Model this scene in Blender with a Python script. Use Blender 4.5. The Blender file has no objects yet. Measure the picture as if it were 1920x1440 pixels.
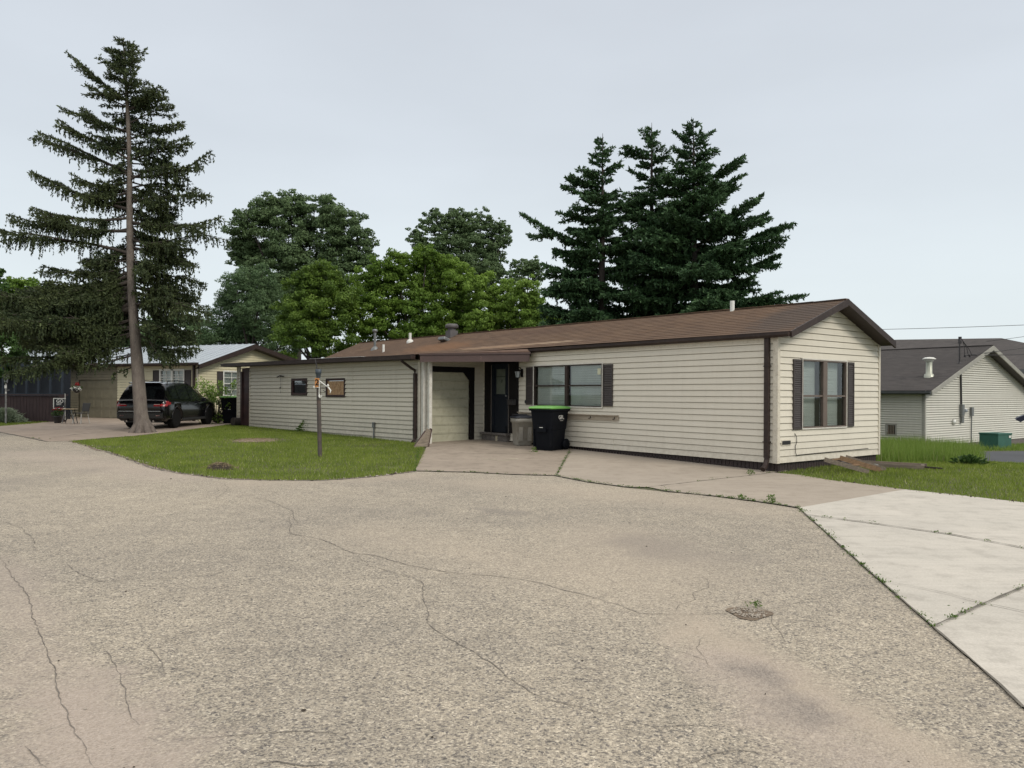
import bpy, bmesh, math, random
import numpy as np
from mathutils import Matrix, Vector
R = math.radians
random.seed(7); rng = np.random.default_rng(7)
SC = bpy.context.scene
COL = SC.collection

# ------------------------------------------------------------------ camera
F_PX, CX, CY, ROLL, CAMZ = 1430.0, 960.0, 739.0, 0.005, 1.6
cam_d = bpy.data.cameras.new('camera'); cam = bpy.data.objects.new('camera', cam_d); COL.objects.link(cam)
cam_d.sensor_width = 36; cam_d.lens = F_PX / 1920 * 36
cam_d.shift_y = (CY - 720) / 1920
cam_d.clip_start = .05; cam_d.clip_end = 6000
cam.matrix_world = Matrix.Translation((0, 0, CAMZ)) @ Matrix.Rotation(R(90), 4, 'X') @ Matrix.Rotation(ROLL, 4, 'Z')
SC.camera = cam

# ------------------------------------------------------------------ sky, sun, exposure
SUN_AZ, SUN_EL = 132.0, 37.0          # clockwise from +Y
wd = bpy.data.worlds.new('World'); SC.world = wd; wd.use_nodes = True
wn, wl = wd.node_tree.nodes, wd.node_tree.links
wn.clear()
def W(t, **k):
    n = wn.new(t)
    for a, b in k.items(): setattr(n, a, b)
    return n
w_out = W('ShaderNodeOutputWorld'); w_bg = W('ShaderNodeBackground'); w_sky = W('ShaderNodeTexSky')
w_sky.sky_type = 'NISHITA'; w_sky.sun_disc = False; w_sky.sun_elevation = R(SUN_EL); w_sky.sun_rotation = R(SUN_AZ)
w_tc = W('ShaderNodeTexCoord'); w_sep = W('ShaderNodeSeparateXYZ'); w_rmp = W('ShaderNodeValToRGB')
wl.new(w_tc.outputs['Generated'], w_sep.inputs[0]); wl.new(w_sep.outputs['Z'], w_rmp.inputs[0])
e = w_rmp.color_ramp.elements
e[0].position = 0.0; e[0].color = (.695, .760, .780, 1)
e[1].position = 1.0; e[1].color = (1.35, 1.32, 1.27, 1)
for p, c in ((.12, (.668, .728, .752)), (.30, (.590, .636, .682)), (.46, (.572, .612, .664)), (.62, (1.0, 1.0, .99))):
    q = e.new(p); q.color = (*c, 1)
w_ns = W('ShaderNodeTexNoise'); w_ns.inputs['Scale'].default_value = 1.6; w_ns.inputs['Detail'].default_value = 5
w_map = W('ShaderNodeMapping'); w_map.inputs['Scale'].default_value = (1, 1, 3.2)
wl.new(w_tc.outputs['Generated'], w_map.inputs[0]); wl.new(w_map.outputs[0], w_ns.inputs['Vector'])
w_mr = W('ShaderNodeMapRange'); w_mr.inputs['From Min'].default_value = .3; w_mr.inputs['From Max'].default_value = .7
w_mr.inputs['To Min'].default_value = .94; w_mr.inputs['To Max'].default_value = 1.06
wl.new(w_ns.outputs['Fac'], w_mr.inputs['Value'])
w_sc = W('ShaderNodeMath', operation='MULTIPLY'); w_sc.inputs[1].default_value = 8.9
wl.new(w_mr.outputs[0], w_sc.inputs[0])
w_v = W('ShaderNodeVectorMath', operation='SCALE'); wl.new(w_rmp.outputs[0], w_v.inputs[0]); wl.new(w_sc.outputs[0], w_v.inputs['Scale'])
w_mix = W('ShaderNodeMix', data_type='RGBA'); w_mix.inputs['Factor'].default_value = .93
wl.new(w_sky.outputs[0], w_mix.inputs['A']); wl.new(w_v.outputs[0], w_mix.inputs['B'])
wl.new(w_mix.outputs['Result'], w_bg.inputs['Color']); w_bg.inputs['Strength'].default_value = .10
wl.new(w_bg.outputs[0], w_out.inputs[0])

sun_d = bpy.data.lights.new('sun', 'SUN'); sun = bpy.data.objects.new('sun', sun_d); COL.objects.link(sun)
sun_d.energy = 1.3; sun_d.angle = R(16); sun_d.color = (1, .94, .84)
sv = Vector((math.sin(R(SUN_AZ)) * math.cos(R(SUN_EL)), math.cos(R(SUN_AZ)) * math.cos(R(SUN_EL)), math.sin(R(SUN_EL))))
sun.rotation_euler = sv.to_track_quat('Z', 'Y').to_euler(); sun.location = sv * 60
SC.view_settings.view_transform = 'Standard'; SC.view_settings.look = 'None'
SC.view_settings.gamma = 1; SC.view_settings.use_curve_mapping = False
SC.view_settings.exposure = 0.40

# ------------------------------------------------------------------ terrain height and survey helpers
def sst(a, b, x):
    t = np.clip((np.asarray(x, float) - a) / (b - a), 0, 1); return t * t * (3 - 2 * t)
def g(x, y):
    x = np.asarray(x, float); y = np.asarray(y, float)
    zl = .021 * np.clip(y - 15.4, 0, 8.6) + .012 * np.clip(y - 24, 0, 40)
    zr = -.0395 * np.clip(y - 17, 0, 24)
    w = sst(6.2, 9, x)
    return zl * (1 - w) + zr * w
def G(x, y): return float(g(x, y))
def ray(px, py):
    u, v = px - CX, py - CY
    return (u + ROLL * v) / F_PX, -(v - ROLL * u) / F_PX
def at(px, py, Y):
    a, b = ray(px, py); return Vector((a * Y, Y, CAMZ + b * Y))
def gnd(px, py):
    a, b = ray(px, py); Y = 1.6 / max(-b, 1e-3)
    for _ in range(40): Y = .5 * Y + .5 * (CAMZ - G(a * Y, Y)) / max(-b, 1e-3)
    return Vector((a * Y, Y, G(a * Y, Y)))

# ------------------------------------------------------------------ materials
MATS = {}
def new_mat(name):
    m = bpy.data.materials.new(name); m.use_nodes = True
    n, l = m.node_tree.nodes, m.node_tree.links
    b = n['Principled BSDF']; MATS[name] = m
    return m, n, l, b
def rgb(c): return (c[0], c[1], c[2], 1)
def node(n, t, **k):
    x = n.new(t)
    for a, b in k.items(): setattr(x, a, b)
    return x
def noise(n, l, vec, scale, detail=4, rough=.55):
    x = n.new('ShaderNodeTexNoise'); x.inputs['Scale'].default_value = scale
    x.inputs['Detail'].default_value = detail; x.inputs['Roughness'].default_value = rough
    if vec is not None: l.new(vec, x.inputs['Vector'])
    return x.outputs['Fac']
def maprange(n, l, v, a, b, c=0., d=1.):
    x = n.new('ShaderNodeMapRange'); l.new(v, x.inputs['Value'])
    for k, w in zip(('From Min', 'From Max', 'To Min', 'To Max'), (a, b, c, d)): x.inputs[k].default_value = w
    return x.outputs[0]
def mixc(n, l, f, a, b, mode='MIX'):
    x = n.new('ShaderNodeMix'); x.data_type = 'RGBA'; x.blend_type = mode
    for s, v in (('Factor', f), ('A', a), ('B', b)):
        sock = [q for q in x.inputs if q.name == s and (q.type == ('VALUE' if s == 'Factor' else 'RGBA'))][0]
        if hasattr(v, 'node'): l.new(v, sock)
        elif s == 'Factor': sock.default_value = v
        else: sock.default_value = rgb(v)
    return [q for q in x.outputs if q.type == 'RGBA'][0]
def mth(n, l, op, a, b=None):
    x = n.new('ShaderNodeMath'); x.operation = op
    for i, v in enumerate((a, b)):
        if v is None: continue
        if hasattr(v, 'node'): l.new(v, x.inputs[i])
        else: x.inputs[i].default_value = v
    return x.outputs[0]
def bump(n, l, b, h, strength, dist=.01):
    x = n.new('ShaderNodeBump'); x.inputs['Strength'].default_value = strength; x.inputs['Distance'].default_value = dist
    l.new(h, x.inputs['Height']); l.new(x.outputs[0], b.inputs['Normal'])
def pmat(name, c1, c2=None, scale=3., rough=.7, bmp=0., bscale=60., stretch=(1, 1, 1), metal=0., c3=None, s3=25., a3=.35, spec=.5, bdist=.004):
    m, n, l, b = new_mat(name)
    b.inputs['Roughness'].default_value = rough; b.inputs['Metallic'].default_value = metal
    b.inputs['Specular IOR Level'].default_value = spec
    tc = n.new('ShaderNodeTexCoord'); mp = n.new('ShaderNodeMapping'); mp.inputs['Scale'].default_value = stretch
    l.new(tc.outputs['Object'], mp.inputs[0]); v = mp.outputs[0]
    if c2 is None: c2 = tuple(x * .82 for x in c1)
    col = mixc(n, l, maprange(n, l, noise(n, l, v, scale), .32, .68), c1, c2)
    if c3 is not None:
        f = mth(n, l, 'MULTIPLY', maprange(n, l, noise(n, l, v, s3, 6, .7), .5, .66), a3)
        col = mixc(n, l, f, col, c3)
    l.new(col, b.inputs['Base Color'])
    if bmp: bump(n, l, b, noise(n, l, v, bscale, 3), bmp, bdist)
    return m
def siding_mat(name, c, dirt, amt=.35, zfade=.8):
    m, n, l, b = new_mat(name)
    b.inputs['Roughness'].default_value = .55
    tc = n.new('ShaderNodeTexCoord'); v = tc.outputs['Object']
    mp = n.new('ShaderNodeMapping'); mp.inputs['Scale'].default_value = (.5, .5, 7.2); l.new(v, mp.inputs[0])
    mp2 = n.new('ShaderNodeMapping'); mp2.inputs['Scale'].default_value = (5, 5, .5); l.new(v, mp2.inputs[0])
    col = mixc(n, l, maprange(n, l, noise(n, l, mp.outputs[0], 1.3), .35, .65, 0, .5), c, tuple(x * .9 for x in c))
    streak = mth(n, l, 'MULTIPLY', maprange(n, l, noise(n, l, mp2.outputs[0], 1.5, 5, .65), .48, .72), amt)
    col = mixc(n, l, streak, col, dirt)
    sp = n.new('ShaderNodeSeparateXYZ'); l.new(v, sp.inputs[0])
    low = mth(n, l, 'MULTIPLY', maprange(n, l, sp.outputs['Z'], .1, zfade, .55, 0), maprange(n, l, noise(n, l, v, 9, 5), .3, .7))
    col = mixc(n, l, low, col, dirt)
    l.new(col, b.inputs['Base Color'])
    bump(n, l, b, noise(n, l, v, 1.6, 3), .5, .03)
    return m
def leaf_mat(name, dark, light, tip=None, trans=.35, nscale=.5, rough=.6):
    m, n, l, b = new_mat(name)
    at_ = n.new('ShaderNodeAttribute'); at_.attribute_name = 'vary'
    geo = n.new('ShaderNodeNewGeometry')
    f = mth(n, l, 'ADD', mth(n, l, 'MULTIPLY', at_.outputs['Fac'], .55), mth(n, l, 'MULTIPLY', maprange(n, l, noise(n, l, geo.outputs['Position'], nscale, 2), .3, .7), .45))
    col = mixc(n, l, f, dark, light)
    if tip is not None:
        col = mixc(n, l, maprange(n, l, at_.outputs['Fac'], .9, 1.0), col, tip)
    l.new(col, b.inputs['Base Color']); b.inputs['Roughness'].default_value = rough
    b.inputs['Specular IOR Level'].default_value = .25
    tr = n.new('ShaderNodeBsdfTranslucent'); l.new(col, tr.inputs[0])
    mx = n.new('ShaderNodeMixShader'); mx.inputs[0].default_value = trans
    l.new(b.outputs[0], mx.inputs[1]); l.new(tr.outputs[0], mx.inputs[2]); l.new(mx.outputs[0], n['Material Output'].inputs[0])
    return m
def glass_mat(name, tint=(.75, .8, .8), rough=.02, trans=.85):
    m, n, l, b = new_mat(name)
    n.remove(b)
    gl = n.new('ShaderNodeBsdfGlossy'); gl.inputs['Roughness'].default_value = rough; gl.inputs['Color'].default_value = (.9, .93, .95, 1)
    tp = n.new('ShaderNodeBsdfTransparent'); tp.inputs[0].default_value = rgb(tint)
    fr = n.new('ShaderNodeFresnel'); fr.inputs[0].default_value = 1.5
    f = mth(n, l, 'MINIMUM', mth(n, l, 'ADD', mth(n, l, 'MULTIPLY', fr.outputs[0], .9), 1 - trans), 1.)
    mx = n.new('ShaderNodeMixShader'); l.new(f, mx.inputs[0]); l.new(tp.outputs[0], mx.inputs[1]); l.new(gl.outputs[0], mx.inputs[2])
    l.new(mx.outputs[0], n['Material Output'].inputs[0])
    return m

# ------------------------------------------------------------------ mesh builder
class MB:
    def __init__(s, mtx=None): s.v = []; s.f = []; s.mi = []; s.mtx = mtx; s.cur = 0; s.sm = []
    def add(s, vs, fs, smooth=False, mtx=None):
        o = len(s.v); m = mtx or s.mtx
        for p in vs:
            p = Vector(p); s.v.append(tuple(m @ p) if m is not None else tuple(p))
        for f in fs: s.f.append(tuple(i + o for i in f)); s.mi.append(s.cur); s.sm.append(smooth)
    def box(s, x0, x1, y0, y1, z0, z1, mtx=None):
        s.add([(x0, y0, z0), (x1, y0, z0), (x1, y1, z0), (x0, y1, z0), (x0, y0, z1), (x1, y0, z1), (x1, y1, z1), (x0, y1, z1)],
              [(0, 3, 2, 1), (4, 5, 6, 7), (0, 1, 5, 4), (1, 2, 6, 5), (2, 3, 7, 6), (3, 0, 4, 7)], mtx=mtx)
    def bar(s, p0, p1, w, h=None, up=(0, 0, 1)):
        p0, p1 = Vector(p0), Vector(p1); h = h or w
        d = (p1 - p0); L = d.length; d.normalize(); u = Vector(up)
        if abs(d.dot(u)) > .98: u = Vector((1, 0, 0))
        a = d.cross(u).normalized(); b = a.cross(d).normalized()
        M4 = Matrix((( d.x, a.x, b.x, p0.x), (d.y, a.y, b.y, p0.y), (d.z, a.z, b.z, p0.z), (0, 0, 0, 1)))
        o = s.mtx; s.box(0, L, -w / 2, w / 2, -h / 2, h / 2, mtx=(o @ M4 if o is not None else M4))
    def tube(s, pts, rad, n=8, cap=True, smooth=True):
        pts = [Vector(p) for p in pts]; k = len(pts)
        if not hasattr(rad, '__len__'): rad = [rad] * k
        vs = []; ref = Vector((0, 0, 1))
        for i in range(k):
            d = (pts[min(i + 1, k - 1)] - pts[max(i - 1, 0)]).normalized()
            if abs(d.dot(ref)) > .95: ref = Vector((1, 0, 0)) if abs(d.x) < .9 else Vector((0, 1, 0))
            a = d.cross(ref).normalized(); b = d.cross(a)
            ref = a.cross(d) if False else ref
            for j in range(n):
                t = 2 * math.pi * j / n; vs.append(pts[i] + (a * math.cos(t) + b * math.sin(t)) * rad[i])
        fs = [(i * n + j, i * n + (j + 1) % n, (i + 1) * n + (j + 1) % n, (i + 1) * n + j) for i in range(k - 1) for j in range(n)]
        s.add(vs, fs, smooth)
        if cap: s.add(vs[:n], [tuple(range(n))[::-1]]); s.add(vs[-n:], [tuple(range(n))])
    def lathe(s, prof, c=(0, 0, 0), n=20, smooth=True):
        vs = []
        for r, z in prof:
            for j in range(n): t = 2 * math.pi * j / n; vs.append((c[0] + r * math.cos(t), c[1] + r * math.sin(t), c[2] + z))
        k = len(prof)
        s.add(vs, [(i * n + j, i * n + (j + 1) % n, (i + 1) * n + (j + 1) % n, (i + 1) * n + j) for i in range(k - 1) for j in range(n)], smooth)
        s.add(vs[:n], [tuple(range(n))[::-1]]); s.add(vs[-n:], [tuple(range(n))])
    def prism(s, poly, y0, y1):          # poly in x,z ; extruded along y
        k = len(poly)
        vs = [(x, y0, z) for x, z in poly] + [(x, y1, z) for x, z in poly]
        s.add(vs, [tuple(range(k)), tuple(range(k, 2 * k))[::-1]] + [(i, i + k, (i + 1) % k + k, (i + 1) % k) for i in range(k)])
    def build(s, name, mats, parent=None, bevel=0, loc=None):
        me = bpy.data.meshes.new(name); me.from_pydata(s.v, [], s.f); me.update()
        mats = mats if isinstance(mats, (list, tuple)) else [mats]
        for m in mats: me.materials.append(MATS[m] if isinstance(m, str) else m)
        me.polygons.foreach_set('material_index', s.mi); me.polygons.foreach_set('use_smooth', s.sm)
        bm = bmesh.new(); bm.from_mesh(me); bmesh.ops.recalc_face_normals(bm, faces=bm.faces); bm.to_mesh(me); bm.free()
        o = bpy.data.objects.new(name, me); COL.objects.link(o)
        if parent: o.parent = parent
        if loc: o.location = loc
        if bevel:
            b = o.modifiers.new('bevel', 'BEVEL'); b.width = bevel; b.segments = 2; b.limit_method = 'ANGLE'; b.angle_limit = R(50)
        return o
def npmesh(name, V, Fa, mat, parent=None, vary=None):
    me = bpy.data.meshes.new(name); V = np.asarray(V, np.float32); Fa = np.asarray(Fa, np.int32)
    k = Fa.shape[1]
    me.vertices.add(len(V)); me.vertices.foreach_set('co', V.ravel())
    me.loops.add(Fa.size); me.loops.foreach_set('vertex_index', Fa.ravel())
    me.polygons.add(len(Fa)); me.polygons.foreach_set('loop_start', np.arange(0, Fa.size, k, dtype=np.int32))
    try: me.polygons.foreach_set('loop_total', np.full(len(Fa), k, np.int32))
    except Exception: pass
    me.update(calc_edges=True)
    if vary is not None:
        a = me.attributes.new('vary', 'FLOAT', 'FACE'); a.data.foreach_set('value', np.asarray(vary, np.float32))
    me.materials.append(MATS[mat])
    o = bpy.data.objects.new(name, me); COL.objects.link(o)
    if parent: o.parent = parent
    return o
def tag(o, label, cat, group=None):
    o['label'] = label; o['category'] = cat
    if group: o['group'] = group
    return o
def thing(name, label, cat, loc=(0, 0, 0), rz=0., group=None):
    o = bpy.data.objects.new(name, None); COL.objects.link(o); o.location = loc; o.rotation_euler = (0, 0, rz)
    o.empty_display_size = .2
    return tag(o, label, cat, group)
def copy_tree(o, parent=None):
    kids = [c for c in COL.objects if c.parent == o]
    c = o.copy(); COL.objects.link(c); c.parent = parent
    for k in kids: copy_tree(k, c)
    return c
def text_mesh(s, size, name, mat, parent, mtx, bold=0.):
    cu = bpy.data.curves.new(name, 'FONT'); cu.body = s; cu.size = size; cu.extrude = .0015; cu.offset = bold
    cu.align_x = 'CENTER'; cu.align_y = 'CENTER'
    o = bpy.data.objects.new(name + '_tmp', cu); COL.objects.link(o)
    dg = bpy.context.evaluated_depsgraph_get(); me = bpy.data.meshes.new_from_object(o.evaluated_get(dg))
    bpy.data.objects.remove(o); me.transform(mtx); me.materials.clear(); me.materials.append(MATS[mat])
    q = bpy.data.objects.new(name, me); COL.objects.link(q); q.parent = parent
    return q
# siding: courses of lapped board extruded along a wall. mtx maps (a, out, z)
def siding(m, a0, a1, z0, z1, course=.138, holes=(), ext=None, lip=.020, groove=.015, deep=-.028):
    prof = []; z = z0
    while z < z1 - 1e-4:
        t = min(z + course, z1)
        prof += [(z, lip), (max(t - groove, z + .01), .003), (max(t - groove, z + .01) + .0005, deep), (t - .0005, deep)]
        z = t
    prof.append((z1, .004))
    cuts = sorted({h for H in holes for h in H[2:4]})
    P = [prof[0]]
    for (za, oa), (zb, ob) in zip(prof, prof[1:]):
        for c in cuts:
            if za < c < zb: P.append((c, oa + (ob - oa) * (c - za) / (zb - za)))
        P.append((zb, ob))
    for (za, oa), (zb, ob) in zip(P, P[1:]):
        zm = (za + zb) / 2
        la, lb = (a0, a1) if ext is None else ext(za); ua, ub = (a0, a1) if ext is None else ext(zb)
        if lb - la < .01: continue
        if ub < ua: ua = ub = (ua + ub) / 2
        segs = [((la, lb), (ua, ub))]
        for h in holes:
            if h[2] < zm < h[3]:
                ns = []
                for (p, q), (r_, s_) in segs:
                    if h[0] > p and h[1] < q: ns += [((p, h[0]), (r_, h[0])), ((h[1], q), (h[1], s_))]
                    elif h[0] <= p < h[1]: ns.append(((h[1], q), (h[1], s_)))
                    elif p < h[0] < q: ns.append(((p, h[0]), (r_, h[0])))
                    else: ns.append(((p, q), (r_, s_)))
                segs = ns
        for (p, q), (r_, s_) in segs:
            m.add([(p, oa, za), (q, oa, za), (s_, ob, zb), (r_, ob, zb)], [(0, 1, 2, 3)])

def boxes(name, mat, parent, mtx, lst, bevel=0):
    for q in lst: m = MB(mtx); m.box(*q); m.build(name, mat, parent, bevel)
# ------------------------------------------------------------------ ground surfaces
def capsule(n, l, pos, a, b, w, soft, warp):
    """1 inside a capsule from a to b (world xy), fading to 0 over soft, edge wobbling with warp"""
    def V(op, x, y=None):
        q = n.new('ShaderNodeVectorMath'); q.operation = op
        for i, t in enumerate((x, y)):
            if t is None: continue
            if hasattr(t, 'node'): l.new(t, q.inputs[i])
            else: q.inputs[i].default_value = t
        return q
    a = Vector((a[0], a[1], 0)); b = Vector((b[0], b[1], 0)); ba = b - a
    pa = V('SUBTRACT', pos, tuple(a)).outputs[0]
    h = mth(n, l, 'DIVIDE', V('DOT_PRODUCT', pa, tuple(ba)).outputs['Value'], max(ba.dot(ba), 1e-6))
    cl = n.new('ShaderNodeClamp'); l.new(h, cl.inputs[0])
    sc = n.new('ShaderNodeVectorMath'); sc.operation = 'SCALE'; sc.inputs[0].default_value = tuple(ba); l.new(cl.outputs[0], sc.inputs['Scale'])
    d = V('LENGTH', V('SUBTRACT', pa, sc.outputs[0]).outputs[0]).outputs['Value']
    d = mth(n, l, 'ADD', d, warp)
    return maprange(n, l, d, w, w + soft, 1, 0)
def flatpos(n, l):
    geo = n.new('ShaderNodeNewGeometry'); m = n.new('ShaderNodeVectorMath'); m.operation = 'MULTIPLY'
    l.new(geo.outputs['Position'], m.inputs[0]); m.inputs[1].default_value = (1, 1, 0); return m.outputs[0]
def voro(n, l, v, scale, out='Color', feat='F1'):
    x = n.new('ShaderNodeTexVoronoi'); x.inputs['Scale'].default_value = scale; x.feature = feat; l.new(v, x.inputs['Vector']); return x.outputs[out]
def X(px, py): p = gnd(px, py); return (p.x, p.y)

m, n, l, b = new_mat('asphalt'); pos = flatpos(n, l)
b.inputs['Roughness'].default_value = .88; b.inputs['Specular IOR Level'].default_value = .3
warp = maprange(n, l, noise(n, l, pos, 1.3, 6, .7), .25, .75, -.28, .28)
c1 = n.new('ShaderNodeSeparateColor'); l.new(voro(n, l, pos, 100), c1.inputs[0])
c2 = n.new('ShaderNodeSeparateColor'); l.new(voro(n, l, pos, 50), c2.inputs[0])
rp = n.new('ShaderNodeValToRGB'); l.new(c1.outputs[0], rp.inputs[0]); el = rp.color_ramp.elements
el[0].position = 0; el[0].color = (.045, .042, .043, 1); el[1].position = 1; el[1].color = (.62, .56, .46, 1)
for p_, c_ in ((.18, (.10, .093, .090)), (.32, (.235, .21, .175)), (.65, (.325, .285, .230)), (.88, (.43, .385, .315))):
    q = el.new(p_); q.color = (*c_, 1)
rp2 = n.new('ShaderNodeValToRGB'); l.new(c2.outputs[1], rp2.inputs[0]); el = rp2.color_ramp.elements
el[0].position = 0; el[0].color = (.15, .14, .135, 1); el[1].position = 1; el[1].color = (.42, .37, .30, 1)
q = el.new(.35); q.color = (.29, .262, .222, 1)
col = mixc(n, l, .38, rp.outputs[0], rp2.outputs[0])
big = maprange(n, l, noise(n, l, pos, .22, 4, .6), .35, .65)
col = mixc(n, l, 1., col, mixc(n, l, big, (.93, .915, .89), (1.25, 1.21, 1.13)), 'MULTIPLY')
mid = maprange(n, l, noise(n, l, pos, 3.5, 6, .75), .3, .7)
col = mixc(n, l, 1., col, mixc(n, l, mid, (.88, .88, .88), (1.12, 1.12, 1.12)), 'MULTIPLY')
fine = maprange(n, l, noise(n, l, pos, 16, 3, .8), .35, .65)
col = mixc(n, l, 1., col, mixc(n, l, fine, (.90, .90, .905), (1.1, 1.1, 1.1)), 'MULTIPLY')
gr = n.new('ShaderNodeSeparateColor'); l.new(voro(n, l, pos, 21), gr.inputs[0])
dots = mth(n, l, 'MULTIPLY', maprange(n, l, voro(n, l, pos, 21, 'Distance'), .16, .30, 1, 0), maprange(n, l, gr.outputs[0], .70, .74))
col = mixc(n, l, mth(n, l, 'MULTIPLY', dots, .75), col, (.075, .068, .062))
dot2 = mth(n, l, 'MULTIPLY', maprange(n, l, voro(n, l, pos, 21, 'Distance'), .14, .26, 1, 0), maprange(n, l, gr.outputs[1], .84, .87))
col = mixc(n, l, mth(n, l, 'MULTIPLY', dot2, .7), col, (.66, .58, .46))
sand = mixc(n, l, maprange(n, l, c1.outputs[1], 0, 1), (.35, .29, .225), (.45, .38, .30))
pink = mixc(n, l, maprange(n, l, c1.outputs[1], 0, 1), (.32, .262, .215), (.43, .362, .305))
dark = mixc(n, l, maprange(n, l, c1.outputs[1], 0, 1), (.115, .105, .10), (.24, .21, .18))
def lay(col, a, b_, w, soft, target, amt):
    f = mth(n, l, 'MULTIPLY', capsule(n, l, pos, X(*a), X(*b_), w, soft, warp), amt)
    return mixc(n, l, f, col, target)
col = lay(col, (1320, 1180), (1500, 1290), .05, .30, sand, .8)
col = lay(col, (1500, 1290), (1780, 1440), .06, .30, sand, .85)
col = lay(col, (1380, 1250), (1620, 1440), .10, .35, pink, .65)
col = lay(col, (1420, 1262), (1540, 1345), .01, .20, dark, .6)
col = lay(col, (1195, 1012), (1235, 1030), .10, .42, dark, .8)
col = lay(col, (1270, 1040), (1350, 1045), .12, .5, dark, .4)
col = lay(col, (1150, 1005), (1240, 1060), .3, .8, sand, .4)
col = lay(col, (900, 955), (965, 962), .03, .25, dark, .5)
col = lay(col, (790, 962), (800, 963), .02, .2, dark, .5)
col = lay(col, (140, 1300), (250, 1440), .08, .35, pink, .8)
col = lay(col, (0, 1050), (150, 1440), .02, .35, pink, .45)
col = lay(col, (60, 850), (330, 893), .2, 1.0, pink, .5)
col = lay(col, (0, 905), (180, 880), .05, .6, dark, .3)
col = lay(col, (470, 905), (760, 893), .15, .8, sand, .45)
col = lay(col, (900, 905), (1400, 950), .2, 1.0, sand, .4)
col = lay(col, (700, 1000), (1250, 1120), .1, 1.0, sand, .3)
l.new(col, b.inputs['Base Color'])
hgt = mth(n, l, 'ADD', mth(n, l, 'MULTIPLY', voro(n, l, pos, 100, 'Distance'), -1.), mth(n, l, 'MULTIPLY', noise(n, l, pos, 16, 4), 1.5))
bump(n, l, b, hgt, .55, .008)
pmat('crack', (.10, .088, .075), (.19, .165, .14), scale=6, rough=.95)
pmat('joint', (.10, .09, .075), (.17, .15, .12), scale=9, rough=.95)

def concrete(name, a, c, stain, sa, lines):
    m, n, l, b = new_mat(name); pos = flatpos(n, l); b.inputs['Roughness'].default_value = .85
    b.inputs['Specular IOR Level'].default_value = .3
    col = mixc(n, l, maprange(n, l, noise(n, l, pos, .8, 6, .65), .32, .68), a, c)
    col = mixc(n, l, mth(n, l, 'MULTIPLY', maprange(n, l, noise(n, l, pos, 3.2, 6, .75), .5, .72), sa), col, stain)
    col = mixc(n, l, 1., col, mixc(n, l, maprange(n, l, noise(n, l, pos, 55, 3, .8), .3, .7), (.86, .86, .86), (1.12, 1.12, 1.12)), 'MULTIPLY')
    if lines:
        mp = n.new('ShaderNodeMapping'); mp.inputs['Rotation'].default_value = (0, 0, R(38)); mp.inputs['Scale'].default_value = (.25, 6, 1); l.new(pos, mp.inputs[0])
        col = mixc(n, l, 1., col, mixc(n, l, maprange(n, l, noise(n, l, mp.outputs[0], 2.5, 4, .6), .3, .7), (.93, .93, .92), (1.05, 1.05, 1.05)), 'MULTIPLY')
    l.new(col, b.inputs['Base Color']); bump(n, l, b, noise(n, l, pos, 70, 4), .25, .004)
    return m, n, l, b, pos
concrete('concrete_old', (.325, .270, .215), (.26, .215, .17), (.15, .12, .095), .6, False)
concrete('concrete_tan', (.365, .312, .255), (.305, .26, .212), (.2, .16, .12), .4, True)
concrete('concrete_new', (.52, .48, .42), (.44, .41, .36), (.33, .30, .26), .7, True)
concrete('concrete_side', (.335, .27, .215), (.275, .22, .175), (.17, .13, .10), .6, False)
concrete('asphalt_dark', (.075, .078, .085), (.055, .057, .062), (.12, .12, .12), .4, False)
pmat('soil', (.085, .10, .030), (.06, .055, .025), scale=1.8, rough=.95, c3=(.13, .095, .06), s3=5, a3=.5)

def lattice():
    a = [-900, -400, -200, -120, -80, -60] ; xs = a + list(np.arange(-45, 45.01, .5)) + [60, 80, 120, 200, 400, 900]
    ys = [-300, -120, -60, -30] + list(np.arange(-14, 62.01, .5)) + [70, 85, 110, 150, 220, 350, 600, 1000, 1800]
    return np.array(xs, float), np.array(ys, float)
xs, ys = lattice(); XX, YY = np.meshgrid(xs, ys); ZZ = g(XX, YY) - .012
nx, ny = len(xs), len(ys); idx = np.arange(nx * ny).reshape(ny, nx)
quads = np.stack([idx[:-1, :-1], idx[:-1, 1:], idx[1:, 1:], idx[1:, :-1]], -1).reshape(-1, 4)
o = npmesh('ground', np.stack([XX, YY, ZZ], -1).reshape(-1, 3), quads, 'soil'); o['kind'] = 'structure'

def sheet_into(bm, poly, off, mi=0):
    b2 = bmesh.new(); b2.faces.new([b2.verts.new((p[0], p[1], 0)) for p in poly])
    x0, x1 = min(p[0] for p in poly), max(p[0] for p in poly); y0, y1 = min(p[1] for p in poly), max(p[1] for p in poly)
    for ax, lo, hi in ((0, x0, x1), (1, y0, y1)):
        for k in range(math.ceil(lo * 2), math.floor(hi * 2) + 1):
            c = [0, 0, 0]; c[ax] = k * .5; nn = [0, 0, 0]; nn[ax] = 1
            bmesh.ops.bisect_plane(b2, geom=b2.verts[:] + b2.edges[:] + b2.faces[:], plane_co=c, plane_no=nn, dist=1e-5)
    for v in b2.verts: v.co.z = G(v.co.x, v.co.y) + off
    for f in b2.faces:
        f.material_index = mi
        if f.normal.z < 0: f.normal_flip()
    me = bpy.data.meshes.new('t'); b2.to_mesh(me); b2.free(); bm.from_mesh(me); bpy.data.meshes.remove(me)
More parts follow.
